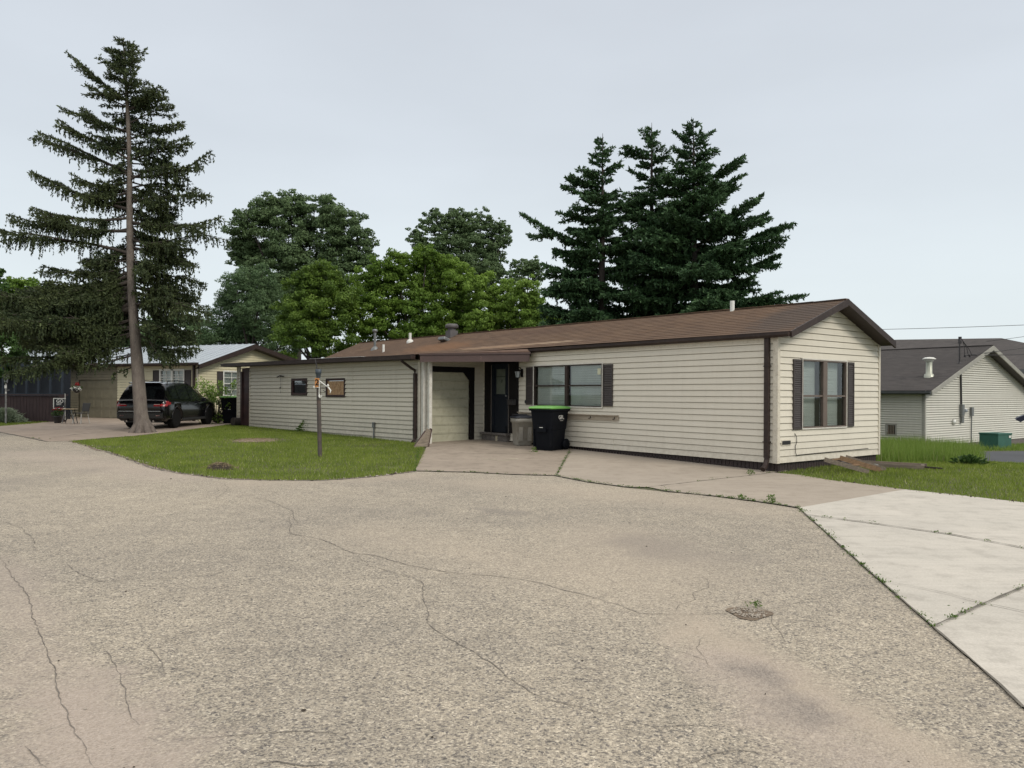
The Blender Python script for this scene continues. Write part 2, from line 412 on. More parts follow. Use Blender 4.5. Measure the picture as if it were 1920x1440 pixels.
def ribbon(bm, px_pts, w, off, mi, jit=.03, step=.12, world=False, taper=True):
    P = [Vector((*(p if world else X(*p)), 0)) for p in px_pts]; Q = []
    for a, c in zip(P, P[1:]):
        k = max(1, int((c - a).length / step))
        for i in range(k): Q.append(a.lerp(c, i / k))
    Q.append(P[-1])
    off_n = 0; pts = []
    for i, q in enumerate(Q):
        d = (Q[min(i + 1, len(Q) - 1)] - Q[max(i - 1, 0)]).normalized(); nrm = Vector((-d.y, d.x, 0))
        off_n = off_n * .88 + random.uniform(-jit, jit) * .6; pts.append((q + nrm * off_n, nrm))
    vs = []
    for i, (q, nrm) in enumerate(pts):
        ww = w * random.uniform(.35, 1.3) * (min(1, .25 + 4 * min(i, len(pts) - 1 - i) / len(pts)) if taper else 1)
        for s_ in (-.5, .5):
            p = q + nrm * ww * s_; vs.append(bm.verts.new((p.x, p.y, G(p.x, p.y) + off)))
    for i in range(len(pts) - 1):
        f = bm.faces.new((vs[2 * i], vs[2 * i + 2], vs[2 * i + 3], vs[2 * i + 1])); f.material_index = mi
        f.normal_update()
        if f.normal.z < 0: f.normal_flip()
def bm_obj(bm, name, mats):
    me = bpy.data.meshes.new(name); bm.to_mesh(me); bm.free()
    for q in mats: me.materials.append(MATS[q])
    o = bpy.data.objects.new(name, me); COL.objects.link(o); o['kind'] = 'structure'; return o

# boundary lines read off the ground
LAWN_CURVE = [(130, 827), (160, 836), (200, 846), (262, 868), (330, 886), (420, 897.5), (500, 901), (600, 901), (690, 895), (775, 884)]
DRIVE_EDGE = [(778, 883.5), (884, 886), (960, 890), (1043, 892.6), (1100, 904), (1175, 914), (1260, 923), (1330, 930), (1410, 940), (1460, 947), (1497, 953)]
NEW_EDGE = [(1497, 953), (1555, 1005), (1615, 1060), (1690, 1125), (1750, 1178), (1875, 1286), (1920, 1330)]
pE = Vector((*X(1875, 1286), 0)); pF = Vector((*X(1920, 1330), 0)); dirE = (pF - pE).normalized(); END = pF + dirE * 14
road_poly = [X(87, 828), X(0, 811), X(-120, 793), (-32, 24), (-32, -11), (END.x, END.y - 1)] if False else None
road_poly = [(-32.2, 25.2), (-32.2, -11.1), (END.x, -11.1), (END.x, END.y)] + [X(*p) for p in NEW_EDGE[::-1]] + [X(*p) for p in DRIVE_EDGE[::-1][1:]] + [X(*p) for p in LAWN_CURVE[::-1]] + [X(87, 828), X(0, 811), X(-120, 796)]
bm = bmesh.new(); sheet_into(bm, road_poly, 0.0, 0)
CR = [
 ([(548, 960), (545, 1000), (600, 1010), (660, 1037), (700, 1042), (760, 1060), (840, 1072), (940, 1082), (1010, 1092), (1110, 1120), (1200, 1150), (1290, 1150), (1370, 1148)], .014),
 ([(470, 930), (520, 945), (548, 960), (560, 985)], .014), ([(420, 905), (430, 915), (405, 940)], .012),
 ([(660, 1037), (700, 1062), (760, 1080), (790, 1090), (795, 1130), (805, 1170), (850, 1200), (920, 1245), (1000, 1300), (1080, 1325), (1170, 1355), (1230, 1367), (1370, 1360)], .010),
 ([(40, 975), (125, 985), (230, 965), (340, 950), (420, 940)], .010), ([(125, 1095), (260, 1085), (340, 1085), (440, 1070), (515, 1056), (610, 1040)], .010),
 ([(0, 1045), (45, 1110), (75, 1185), (110, 1270), (130, 1330), (150, 1390), (165, 1450)], .010),
 ([(0, 975), (40, 990), (62, 1010), (65, 1035)], .010), ([(125, 1055), (160, 1080), (195, 1092)], .009),
 ([(265, 1200), (295, 1225), (310, 1265)], .007), ([(195, 1210), (225, 1265), (250, 1330), (265, 1360)], .007),
 ([(350, 1385), (470, 1380), (570, 1375), (640, 1378), (700, 1372)], .008), ([(470, 1435), (520, 1425), (570, 1438), (640, 1434)], .012),
 ([(50, 1400), (85, 1440)], .012), ([(60, 1380), (120, 1360)], .007), ([(1280, 1440), (1340, 1415), (1380, 1405), (1440, 1415)], .009),
 ([(1450, 1140), (1490, 1132), (1520, 1122)], .008), ([(0, 870), (60, 868), (130, 866), (210, 862)], .03), ([(1230, 1210), (1300, 1230), (1325, 1240)], .006),
 ([(760, 958), (830, 952), (880, 950)], .012), ([(700, 905), (850, 915), (960, 930)], .008), ([(1320, 1190), (1305, 1215), (1325, 1250)], .006),
]
for pts, w in CR: ribbon(bm, pts, w * .6, .004, 1, jit=.018, step=.05)
for k in range(6):
    x, y = random.uniform(-7, 3.2), random.uniform(3, 13); a = random.uniform(0, 6.3); pts = [(x, y)]
    for j in range(random.randint(3, 8)):
        a += random.uniform(-.7, .7); x += .22 * math.cos(a); y += .22 * math.sin(a); pts.append((x, y))
    ribbon(bm, pts, .005, .004, 1, jit=.012, step=.06, world=True)
PH = X(1405, 1151); vs = []
for i in range(28):
    t = 2 * math.pi * i / 28; rr = 1 + .16 * math.sin(3 * t + 1) + random.uniform(-.06, .06)
    vs.append(bm.verts.new((PH[0] + .155 * rr * math.cos(t), PH[1] + .15 * rr * math.sin(t), .005)))
f = bm.faces.new(vs); f.material_index = 2
ribbon(bm, LAWN_CURVE, .10, .004, 2, jit=.05, step=.15, taper=False); ribbon(bm, LAWN_CURVE[2:], .05, .006, 1, jit=.06, step=.12, taper=False)
pmat('edge_soil', (.17, .125, .085), (.10, .072, .05), scale=9, rough=1, c3=(.30, .25, .19), s3=30, a3=.8)
bm_obj(bm, 'road', ['asphalt', 'crack', 'edge_soil'])

# trailer frame: origin at the near corner, local x along the long wall, local y out of it
C0 = Vector((5.484, 15.76, 0)); TL = Vector((-.6148, .7887, 0)); TG = Vector((.7887, .6148, 0))
def tw(x, y, z=0): return C0 + TL * x - TG * y + Vector((0, 0, z))
S0 = gnd(788, 831); S1w = at(446, 790, 31.2)
bm = bmesh.new()
j1, j2 = X(1043, 892.6), X(1068, 845)
sheet_into(bm, [X(*p) for p in DRIVE_EDGE[:4]] + [tw(6.2, 0).to_2d()[:], tw(6.2, -.6).to_2d()[:], tw(13, -.6).to_2d()[:], (S0.x + .3, S0.y + 1.4), (S0.x, S0.y), X(800, 838)], .010, 0)
wc = X(1216, 914); wd2 = X(1450, 886.5)
sheet_into(bm, [X(*p) for p in DRIVE_EDGE[3:6]] + [wc, wd2, tw(0, -.4).to_2d()[:], tw(6.2, -.4).to_2d()[:], tw(6.2, 0).to_2d()[:]], .009, 1)
sheet_into(bm, [wc] + [X(*p) for p in DRIVE_EDGE[6:]] + [X(1697, 918.5), X(1558, 901), X(1500, 891), wd2], .008, 2)
ribbon(bm, [(1043, 892.6), (1068, 846)], .035, .014, 3, jit=.008, step=.1, taper=False)
ribbon(bm, [(1216, 914), (1450, 886.5)], .022, .0145, 3, jit=.006, taper=False)
ribbon(bm, [(806, 851), (880, 851), (1030, 852)], .02, .0145, 3, jit=.01, taper=False)
ribbon(bm, DRIVE_EDGE, .05, .0155, 3, jit=.02, taper=False)
# pale patches of old paint on the slab
for (a, c, w) in (((965, 849.5), (1032, 852), .05), ((905, 862), (930, 862), .09), ((945, 862), (972, 861), .09), ((950, 851), (975, 851.5), .03), ((930, 865), (965, 864), .05)):
    ribbon(bm, [a, c], w, .015, 4, jit=.015, step=.05)
pmat('old_paint', (.55, .50, .36), (.36, .30, .22), scale=8, rough=.9)
bm_obj(bm, 'driveway', ['concrete_old', 'concrete_tan', 'concrete_tan', 'joint', 'old_paint'])
bm = bmesh.new()
far = [X(1697, 918.5), X(1810, 930.5), X(1920, 943), X(2150, 972), X(2450, 1010)]
sheet_into(bm, [X(*p) for p in NEW_EDGE] + [(END.x, END.y), (END.x + 8, END.y)] + [p for p in far[::-1]], .009, 0)
ribbon(bm, NEW_EDGE, .018, .0125, 1, jit=.003, step=.12, taper=False)
ribbon(bm, [(1512, 967), (1640, 984), (1780, 1004), (1920, 1030), (2100, 1060), (2500, 1126)], .030, .021, 1, jit=.006, taper=False)
ribbon(bm, [(1665, 1094), (1760, 1113), (1845, 1135), (1920, 1151), (2300, 1230)], .008, .021, 1, jit=.006, taper=False)
ribbon(bm, [(1752, 1178), (1840, 1137), (1920, 1103), (2050, 1056), (2230, 990)], .020, .0212, 1, jit=.004, taper=False)
bm_obj(bm, 'new_concrete_pavement', ['concrete_new', 'joint'])
bm = bmesh.new()
sheet_into(bm, [X(140, 826.5), X(130, 827), X(87, 828), X(0, 811), X(-120, 796), X(-120, 792), X(0, 799), X(60, 794), X(125, 787), X(130, 776.5), X(250, 774), X(400, 776), X(446, 786), X(455, 797), X(440, 794.5), X(332, 809), X(250, 817.5)], .006, 0)
ribbon(bm, [(87, 828), (0, 811), (-100, 797)], .08, .012, 1, jit=.03, taper=False)
ribbon(bm, [(60, 800), (180, 800), (300, 792)], .05, .012, 1, jit=.03, taper=False)
ribbon(bm, [(90, 822), (150, 814), (250, 806)], .04, .012, 1, jit=.03)
bm_obj(bm, 'neighbour_driveway', ['concrete_side', 'joint'])
bm = bmesh.new()
sheet_into(bm, [X(1800, 848), X(1840, 864), X(1930, 870), X(2300, 880), X(2300, 847), X(1920, 846)], .008, 0)
bm_obj(bm, 'parking_pavement', ['asphalt_dark'])

# ------------------------------------------------------------------ shared materials
siding_mat('siding', (.67, .62, .52), (.36, .31, .24), .12, .7)
siding_mat('siding_shed', (.60, .555, .455), (.26, .23, .18), .2, 1.0)
siding_mat('siding_warm', (.60, .55, .38), (.42, .36, .24), .2)
siding_mat('siding_white', (.62, .60, .53), (.42, .40, .34), .25)
pmat('trim_cream', (.64, .59, .49), (.56, .51, .42), scale=4, rough=.5, c3=(.25, .2, .14), a3=.4)
pmat('trim_brown', (.038, .025, .021), (.028, .018, .016), scale=3, rough=.55, c3=(.085, .06, .05), s3=14, a3=.3, spec=.3)
pmat('trim_mauve', (.082, .050, .045), (.066, .040, .036), scale=2, rough=.6, c3=(.04, .03, .027), s3=10, a3=.4, stretch=(.4, 1, 2))
pmat('shutter_brown', (.050, .040, .037), (.040, .031, .029), scale=6, rough=.6)
pmat('frame_taupe', (.14, .105, .085), (.11, .083, .067), scale=5, rough=.5)
pmat('black_trim', (.006, .005, .005), (.010, .008, .008), scale=5, rough=.7, spec=.2)  # black trim, base lowered further to deepen the shade inside the porch
pmat('white_trim', (.66, .64, .58), (.55, .52, .46), scale=8, rough=.5, c3=(.3, .26, .2), a3=.4, s3=30)
pmat('skirt', (.036, .022, .021), (.024, .016, .015), scale=4, rough=.7, c3=(.09, .065, .055), a3=.5)
pmat('dark_inside', (.012, .012, .013), (.006, .006, .007), rough=.9)
pmat('blind', (.80, .83, .79), (.72, .75, .71), scale=3, rough=.6)
glass_mat('glass', tint=(.9, .94, .93), trans=.965); glass_mat('glass_dark', tint=(.2, .22, .24), trans=.85)
pmat('metal_grey', (.22, .23, .23), (.15, .16, .16), scale=9, rough=.45, metal=.5, c3=(.12, .09, .07), a3=.4)
pmat('pvc_white', (.72, .72, .68), (.62, .61, .56), rough=.4)
pmat('dark_metal', (.03, .03, .033), (.045, .04, .04), rough=.5, metal=.3)
pmat('door_dark', (.006, .010, .018), (.008, .012, .02), rough=.5, spec=.25)  # dark door, base lowered for the shaded entry
pmat('garage_panel', (.42, .405, .305), (.36, .35, .26), scale=2, rough=.5, c3=(.2, .18, .12), a3=.3, s3=8)
pmat('weathered_wood', (.25, .20, .15), (.14, .115, .09), scale=5, rough=.85, stretch=(.4, 6, 6), c3=(.08, .065, .05), s3=9, a3=.6, bmp=.4, bscale=30)
pmat('fresh_wood', (.27, .165, .09), (.18, .11, .06), scale=4, rough=.8, stretch=(.5, 6, 6), c3=(.1, .06, .03), s3=9, a3=.5)
pmat('osb', (.40, .24, .12), (.22, .12, .06), scale=9, rough=.8, stretch=(2.4, 1, .6), c3=(.62, .48, .30), s3=22, a3=.9, bmp=.3)
pmat('block_grey', (.15, .13, .12), (.10, .09, .08), scale=8, rough=.9, c3=(.3, .27, .24), s3=20, a3=.5, bmp=.4)

def shingle_mat(name, cols, tab=(.30, .14), patch=None):
    m, n, l, b = new_mat(name); b.inputs['Roughness'].default_value = .92; b.inputs['Specular IOR Level'].default_value = .2
    tc = n.new('ShaderNodeTexCoord'); v = tc.outputs['Object']
    mp = n.new('ShaderNodeMapping'); mp.inputs['Scale'].default_value = (1 / tab[0], 1 / tab[1], 1); l.new(v, mp.inputs[0])
    sp = n.new('ShaderNodeSeparateXYZ'); l.new(mp.outputs[0], sp.inputs[0])
    row = mth(n, l, 'FLOOR', sp.outputs['Y']); xo = mth(n, l, 'FLOOR', mth(n, l, 'ADD', sp.outputs['X'], mth(n, l, 'MULTIPLY', row, .37)))
    cb = n.new('ShaderNodeCombineXYZ'); l.new(xo, cb.inputs[0]); l.new(row, cb.inputs[1])
    wn_ = n.new('ShaderNodeTexWhiteNoise'); l.new(cb.outputs[0], wn_.inputs['Vector'])
    col = mixc(n, l, wn_.outputs['Value'], cols[0], cols[1])
    mp2 = n.new('ShaderNodeMapping'); mp2.inputs['Scale'].default_value = (.6, 5, 1); l.new(v, mp2.inputs[0])
    col = mixc(n, l, mth(n, l, 'MULTIPLY', maprange(n, l, noise(n, l, mp2.outputs[0], 2.2, 5, .7), .42, .68), .7), col, cols[2])
    col = mixc(n, l, mth(n, l, 'MULTIPLY', maprange(n, l, noise(n, l, v, .35, 3), .45, .62), .6), col, cols[3])
    col = mixc(n, l, 1., col, mixc(n, l, maprange(n, l, noise(n, l, v, 60, 3, .8), .3, .7), (.8, .8, .8), (1.18, 1.18, 1.18)), 'MULTIPLY')
    if patch:
        for (cx, cy, rx, ry, c_, amt) in patch:
            m3 = n.new('ShaderNodeMapping'); m3.inputs['Location'].default_value = (-cx / rx, -cy / ry, 0); m3.inputs['Scale'].default_value = (1 / rx, 1 / ry, 0); l.new(v, m3.inputs[0])
            ln = n.new('ShaderNodeVectorMath'); ln.operation = 'LENGTH'; l.new(m3.outputs[0], ln.inputs[0])
            d = mth(n, l, 'ADD', ln.outputs['Value'], maprange(n, l, noise(n, l, mp2.outputs[0], 3, 5, .75), .2, .8, -.7, .7))
            col = mixc(n, l, mth(n, l, 'MULTIPLY', maprange(n, l, d, .6, 1.1, 1, 0), amt), col, c_)
    l.new(col, b.inputs['Base Color']); bump(n, l, b, noise(n, l, v, 70, 3), .4, .006)
shingle_mat('shingle_brown', [(.132, .083, .054), (.098, .063, .044), (.180, .120, .080), (.112, .074, .053)],
            patch=[(14.0, -.65, 2.2, .5, (.20, .110, .060), .8), (10.2, -.25, 2.0, .14, (.30, .205, .135), .8), (7.6, -.3, 1.3, .10, (.36, .27, .19), .7), (.3, -1.0, .9, 1.4, (.075, .062, .055), .7), (9.5, -1.5, 2.5, .35, (.10, .062, .045), .5)])
shingle_mat('shingle_grey', [(.078, .070, .067), (.055, .050, .049), (.105, .096, .092), (.066, .060, .058)])
shingle_mat('shingle_low', [(.12, .075, .055), (.085, .055, .042), (.18, .12, .09), (.10, .065, .05)])
# ================================================================== the mobile home
ANG = math.atan2(TL.y, TL.x)
home = thing('mobile_home', 'long low cream mobile home with brown shingle roof, attached side garage and porch', 'mobile home', C0, ANG)
INV = (Matrix.Translation(C0) @ Matrix.Rotation(ANG, 4, 'Z')).inverted()
LEN, WID = 23.0, 4.27
def hit_wall(px, py):                    # long wall plane y=0 -> (x, z)
    a, b = ray(px, py); o_ = INV @ Vector((0, 0, CAMZ)); d = INV.to_3x3() @ Vector((a, 1, b)); k = -o_.y / d.y
    p = o_ + d * k; return p.x, p.z
def hit_gable(px, py):
    a, b = ray(px, py); o_ = INV @ Vector((0, 0, CAMZ)); d = INV.to_3x3() @ Vector((a, 1, b)); k = -o_.x / d.x
    p = o_ + d * k; return -p.y, p.z
def eave(x): return 2.905 + .004 * x
def ridge(x): return 3.72 + .0092 * x
def roofz(x, y):
    t = (.06 - y) / 2.17; return eave(x) + (ridge(x) - eave(x)) * t
def hit_roof(px, py):
    a, b = ray(px, py); o_ = INV @ Vector((0, 0, CAMZ)); d = INV.to_3x3() @ Vector((a, 1, b))
    lo, hi = 12., 45.
    for _ in range(60):
        k = (lo + hi) / 2; p = o_ + d * k
        if p.z > roofz(p.x, p.y): lo = k
        else: hi = k
    return o_ + d * k
# wall-local matrices (a, out, z)
MLONG = Matrix.Identity(4)
MGAB = Matrix(((0, -1, 0, 0), (-1, 0, 0, 0), (0, 0, 1, 0), (0, 0, 0, 1)))
W1 = (5.10, 7.87, 1.275, 2.405); W2 = (.90, 2.70, .90, 2.375); D1 = (9.0, 10.0, .42, 2.5)
m = MB(); siding(m, 0.02, 9.0, .197, 2.83, holes=[W1]); siding(m, 10.3, LEN, .197, 2.83)
m.mtx = MGAB
def gab(z):
    if z <= 2.86: return (.02, WID - .02)
    t = (z - 2.86) / (3.70 - 2.86) * 2.11; return (t, WID - t * (WID - 2.11) / 2.11)
siding(m, 0, 0, .197, 3.69, holes=[W2], ext=gab)
m.mtx = None
m.box(0, LEN, -WID, -WID + .02, .2, 2.85); m.box(LEN - .02, LEN, -WID, 0, .2, 3.0)
m.build('wall', 'siding', home)
m = MB(); m.box(.45, LEN - .05, -WID + .05, -.42, .25, 2.8); m.build('inner_room', 'dark_inside', home)
m = MB(); m.box(.0, .09, .0, .028, .19, 2.84); m.box(-.028, .0, -.06, .028, .19, 2.84)
m.build('corner_trim', 'trim_cream', home, bevel=.004)
boxes('corner_trim', 'trim_cream', home, None, [(-.028, 0, -WID - .01, -WID + .07, .19, 2.84)], .004)
m = MB(); m.box(.0, 8.2, .005, .028, 2.72, 2.80); m.build('frieze_board', 'trim_cream', home)
# skirting of ribbed panels following the ground
m = MB()
def skirt(x0, y0, x1, y1, out):
    n_ = int(math.hypot(x1 - x0, y1 - y0) / .1)
    for i in range(n_):
        a = Vector((x0 + (x1 - x0) * i / n_, y0 + (y1 - y0) * i / n_)); c = Vector((x0 + (x1 - x0) * (i + .88) / n_, y0 + (y1 - y0) * (i + .88) / n_))
        e2 = Vector((x0 + (x1 - x0) * (i + 1) / n_, y0 + (y1 - y0) * (i + 1) / n_)); o_ = Vector(out)
        zb = min(G(*tw(a.x, a.y).to_2d()), G(*tw(e2.x, e2.y).to_2d())) - .03
        for p, q, k in ((a, c, .012), (c, e2, 0)):
            P_, Q_ = p + o_ * k, q + o_ * k
            m.add([(P_.x, P_.y, zb), (Q_.x, Q_.y, zb), (Q_.x, Q_.y, .21), (P_.x, P_.y, .21)], [(0, 1, 2, 3)])
        if True:
            P_, Q_ = c + o_ * .012, c
            m.add([(P_.x, P_.y, zb), (Q_.x, Q_.y, zb), (Q_.x, Q_.y, .21), (P_.x, P_.y, .21)], [(0, 1, 2, 3)])
skirt(0.0, -.06, 9.2, -.06, (0, 1)); skirt(.06, -.06, .06, -WID + .04, (-1, 0)); skirt(.06, -WID + .04, 6, -WID + .04, (0, -1))
m.build('skirting', 'skirt', home)
# roof with real shingle courses
m = MB(); NC = 16; XS = [-.36 + i * (LEN + .4) / 30 for i in range(31)]
for k in range(NC):
    y0 = .07 - 2.18 * k / NC; y1 = .07 - 2.18 * (k + 1) / NC
    for i in range(30):
        a, c = XS[i], XS[i + 1]; r0, r1, r2 = .012, .0, .012
        m.add([(a, y0, roofz(a, y0) + r0), (c, y0, roofz(c, y0) + r0), (c, y1, roofz(c, y1) + .002), (a, y1, roofz(a, y1) + .002),
               (a, y1, roofz(a, y1) + .012), (c, y1, roofz(c, y1) + .012)], [(0, 1, 2, 3), (3, 2, 5, 4)])
for i in range(30):
    a, c = XS[i], XS[i + 1]
    m.add([(a, -2.11, ridge(a) + .012), (c, -2.11, ridge(c) + .012), (c, -WID - .05, eave(c)), (a, -WID - .05, eave(a))], [(0, 1, 2, 3)])
    m.box(a, c - .002, -2.19, -2.03, ridge(a) + .0, ridge(a) + .022)
roof = m.build('roof', 'shingle_brown', home)
# rake fascia, soffit, gutter
m = MB()
for (ya, yb, za, zb) in ((.09, -2.11, 2.895, 3.72), (-2.11, -WID - .03, 3.72, 2.885)):
    m.add([(-.385, ya, za + .01), (-.385, yb, zb + .01), (-.385, yb, zb - .145), (-.385, ya, za - .10 - .02),
           (-.345, ya, za + .01), (-.345, yb, zb + .01), (-.345, yb, zb - .145), (-.345, ya, za - .12)],
          [(0, 1, 2, 3), (4, 5, 6, 7), (0, 1, 5, 4), (3, 2, 6, 7), (0, 3, 7, 4), (1, 2, 6, 5)])
m.build('fascia', 'trim_brown', home)
m = MB()
m.add([(-.35, -2.11, 3.62), (-.35, -WID - .02, 2.80), (0, -WID - .02, 2.80), (0, -2.11, 3.62)], [(0, 1, 2, 3)])
m.add([(-.35, -2.11, 3.62), (-.35, .08, 2.80), (0, .08, 2.80), (0, -2.11, 3.62)], [(0, 1, 2, 3)])
m.build('soffit', 'trim_brown', home)
def gutter(m, x0, x1, y, z, w=.11, h=.10, mtx=None):
    pr = [(y, z), (y + w, z), (y + w, z - h * .55), (y + w * .6, z - h), (y, z - h)]
    vs = [(x0, p[0], p[1]) for p in pr] + [(x1, p[0], p[1]) for p in pr]; k = len(pr)
    m.add(vs, [(i, (i + 1) % k, (i + 1) % k + k, i + k) for i in range(1, k)] + [tuple(range(k)), tuple(range(k, 2 * k))])
    m.box(x0, x1, y + w - .008, y + w + .004, z - .012, z + .006)
m = MB(); gutter(m, -.34, 7.95, .065, 2.895); m.build('gutter', 'trim_brown', home)
m = MB(); m.box(.15, .255, .03, .10, .30, 2.80)
m.tube([(.2, .065, .32), (.2, .075, .24), (.185, .14, .14), (.17, .25, .07)], [.05, .052, .055, .058], n=6, smooth=False)
m.box(.13, .275, .015, .108, .62, .64); m.box(.13, .275, .015, .108, 2.2, 2.22)
m.build('downspout', 'trim_brown', home)

# generic window on a wall: hole (a0,a1,z0,z1), frames proud of the siding
def window(parent, mtx, a0, a1, z0, z1, frame='frame_taupe', casing='white_trim', panes=2, rail=.5, blinds=True, muntin=None, drop=(1, 1), depth=.13, name='window', glass='glass', cas=.028, mull=.055, edge=.028):
    m = MB(mtx); t = cas
    m.box(a0 - t, a1 + t, .004, .036, z1, z1 + t); m.box(a0 - t, a1 + t, .004, .040, z0 - t, z0)
    m.box(a0 - t, a0, .004, .036, z0, z1); m.box(a1, a1 + t, .004, .036, z0, z1)
    win = m.build(name, casing, parent, bevel=.003)
    m = MB(mtx); e_ = edge
    m.box(a0, a1, -.05, .026, z1 - e_, z1 - .001); m.box(a0, a1, -.05, .026, z0 + .001, z0 + e_)
    m.box(a0 + .001, a0 + e_, -.05, .026, z0 + e_, z1 - e_); m.box(a1 - e_, a1 - .001, -.05, .026, z0 + e_, z1 - e_)
    wdt = (a1 - a0) / panes
    for k in range(1, panes): m.box(a0 + k * wdt - mull, a0 + k * wdt + mull, -.05, .030, z0 + e_, z1 - e_)
    zm = z0 + (z1 - z0) * rail
    for k in range(panes):
        l_ = a0 + k * wdt + (e_ if k == 0 else mull); r_ = a0 + (k + 1) * wdt - (e_ if k == panes - 1 else mull)
        if rail: m.box(l_, r_, -.03, .018, zm - .02, zm + .02)
        if muntin:
            for q in range(1, muntin[0]): x_ = l_ + (r_ - l_) * q / muntin[0]; m.box(x_ - .012, x_ + .012, -.018, .012, z0 + e_, z1 - e_)
            for q in range(1, muntin[1]): z_ = z0 + (z1 - z0) * q / muntin[1]; m.box(l_, r_, -.016, .0125, z_ - .012, z_ + .012)
    m.build('frame', frame, win)
    m = MB(mtx)
    m.add([(a0 + .01, -.02, z0 + .01), (a1 - .01, -.02, z0 + .01), (a1 - .01, -.02, z1 - .01), (a0 + .01, -.02, z1 - .01)], [(0, 1, 2, 3)])
    m.build('pane', glass, win)
    m = MB(mtx)
    m.box(a0 - .02, a1 + .02, -.40, -.39, z0 - .05, z1 + .05); m.box(a0 - .02, a1 + .02, -.39, -.012, z0 - .05, z0 - .001); m.box(a0 - .02, a1 + .02, -.39, -.012, z1 + .001, z1 + .05)
    m.box(a0 - .03, a0 - .001, -.39, -.012, z0, z1); m.box(a1 + .001, a1 + .03, -.39, -.012, z0, z1)
    m.build('reveal', 'dark_inside', win)
    if blinds:
        m = MB(mtx)
        for k in range(panes):
            l_ = a0 + k * wdt + (e_ if k == 0 else mull) + .02; r_ = a0 + (k + 1) * wdt - (e_ if k == panes - 1 else mull) - .02
            zb = z1 - (z1 - z0) * drop[k]; z = z1 - .03
            while z > zb + .03:
                d = random.uniform(-.003, .003)
                m.add([(l_, -depth, z + d), (r_, -depth, z), (r_, -depth - .012, z - .022), (l_, -depth - .012, z - .022 + d)], [(0, 1, 2, 3)]); z -= .025
        m.build('blind', 'blind', win)
    return win
def shutter(parent, mtx, a0, a1, z0, z1, mat='shutter_brown'):
    m = MB(mtx); e_ = .035
    m.box(a0, a1, .016, .024, z0, z1); m.box(a0, a0 + e_, .016, .046, z0, z1); m.box(a1 - e_, a1, .016, .046, z0, z1)
    m.box(a0 + e_, a1 - e_, .016, .044, z0, z0 + .05); m.box(a0 + e_, a1 - e_, .016, .044, z1 - .05, z1)
    zm = (z0 + z1) / 2; m.box(a0 + e_, a1 - e_, .016, .044, zm - .025, zm + .025)
    z = z0 + .06
    while z < z1 - .07:
        m.add([(a0 + e_, .042, z), (a1 - e_, .042, z), (a1 - e_, .024, z + .038), (a0 + e_, .024, z + .038)], [(0, 1, 2, 3)])
        m.add([(a0 + e_, .042, z), (a1 - e_, .042, z), (a1 - e_, .024, z - .004), (a0 + e_, .024, z - .004)], [(0, 1, 2, 3)]); z += .045
    return m.build('shutter', mat, parent)
window(home, MLONG, *W1, frame='trim_brown', depth=.085, cas=.032)
shutter(home, MLONG, 4.71, 5.055, 1.30, 2.38); shutter(home, MLONG, 7.915, 8.21, 1.30, 2.38)
window(home, MGAB, *W2, depth=.16, drop=(1, 1), cas=.028, mull=.085, rail=.47)
shutter(home, MGAB, .535, .862, .88, 2.37); shutter(home, MGAB, 2.738, 3.02, .895, 2.37)
m = MB(); x0, zz = hit_wall(1107, 690); x1, _ = hit_wall(1101, 700)
m.box(5.14, 5.26, .027, .030, 2.12, 2.28); m.build('window_sticker', pmat('sticker', (.55, .55, .40)).name, home)
# wall shelf plank, vent, loose cable on the gable
m = MB(); m.box(4.50, 8.55, .018, .048, .935, 1.06); m.box(4.50, 8.55, .018, .105, 1.06, 1.078)
m.build('wall_rail', pmat('rail_wood', (.42, .36, .28), (.33, .28, .22), scale=3, rough=.85, stretch=(.5, 5, 5), c3=(.2, .14, .09), s3=8, a3=.5).name, home)
for xh in (4.62, 5.5): m = MB(); m.tube([(xh, .05, 1.03), (xh - .03, .07, .99), (xh + .05, .065, .97)], .011, n=5); m.build('hook', 'dark_metal', home)
m = MB(MGAB); m.box(.12, .47, .016, .024, .555, .675); m.build('vent_cover', 'trim_cream', home)
m = MB(MGAB); m.box(.145, .445, .024, .03, .575, .655)
for q in range(5): m.box(.145, .445, .03, .036, .58 + q * .015, .585 + q * .015)
m.build('vent_grille', 'dark_metal', home)
m = MB(MGAB); pts = [(.60, .03, .80), (.66, .035, .73), (.67, .035, .62), (.62, .03, .52), (.63, .032, .40), (.67, .03, .335), (.9, .03, .34), (1.5, .025, .345), (2.2, .03, .35), (3.0, .022, .352), (3.7, .03, .36)]
m.tube(pts, .007, n=5); m.build('loose_cable', 'black_trim', home)
# roof penetrations
def pipe_at(px, py, h, r, mat, name, cap=None, boot=None):
    p = hit_roof(px, py); m = MB(); m.lathe([(r, -.1), (r, h)], (p.x, p.y, p.z), 12)
    if cap: m.lathe(cap, (p.x, p.y, p.z + h), 14)
    if boot: m.lathe(boot, (p.x, p.y, p.z), 14)
    m.build(name, mat, roof); return p
pipe_at(1373, 583, .25, .055, 'pvc_white', 'vent_pipe')
pipe_at(769, 642, .38, .055, 'pvc_white', 'vent_pipe', boot=[(.14, -.06), (.15, .03), (.11, .09), (.06, .12)])
pipe_at(719, 660, .30, .05, 'pvc_white', 'vent_pipe', boot=[(.055, -.1), (.055, .0)])
pipe_at(703, 655, .72, .055, 'metal_grey', 'flue_pipe', cap=[(.05, -.02), (.10, .0), (.11, .09), (.06, .12)], boot=[(.18, -.08), (.16, .02), (.06, .12)])
p = hit_roof(847, 631); m = MB(); m.box(p.x - .17, p.x + .17, p.y - .17, p.y + .17, p.z - .15, p.z + .22); m.lathe([(.15, .22), (.15, .32)], p, 14)
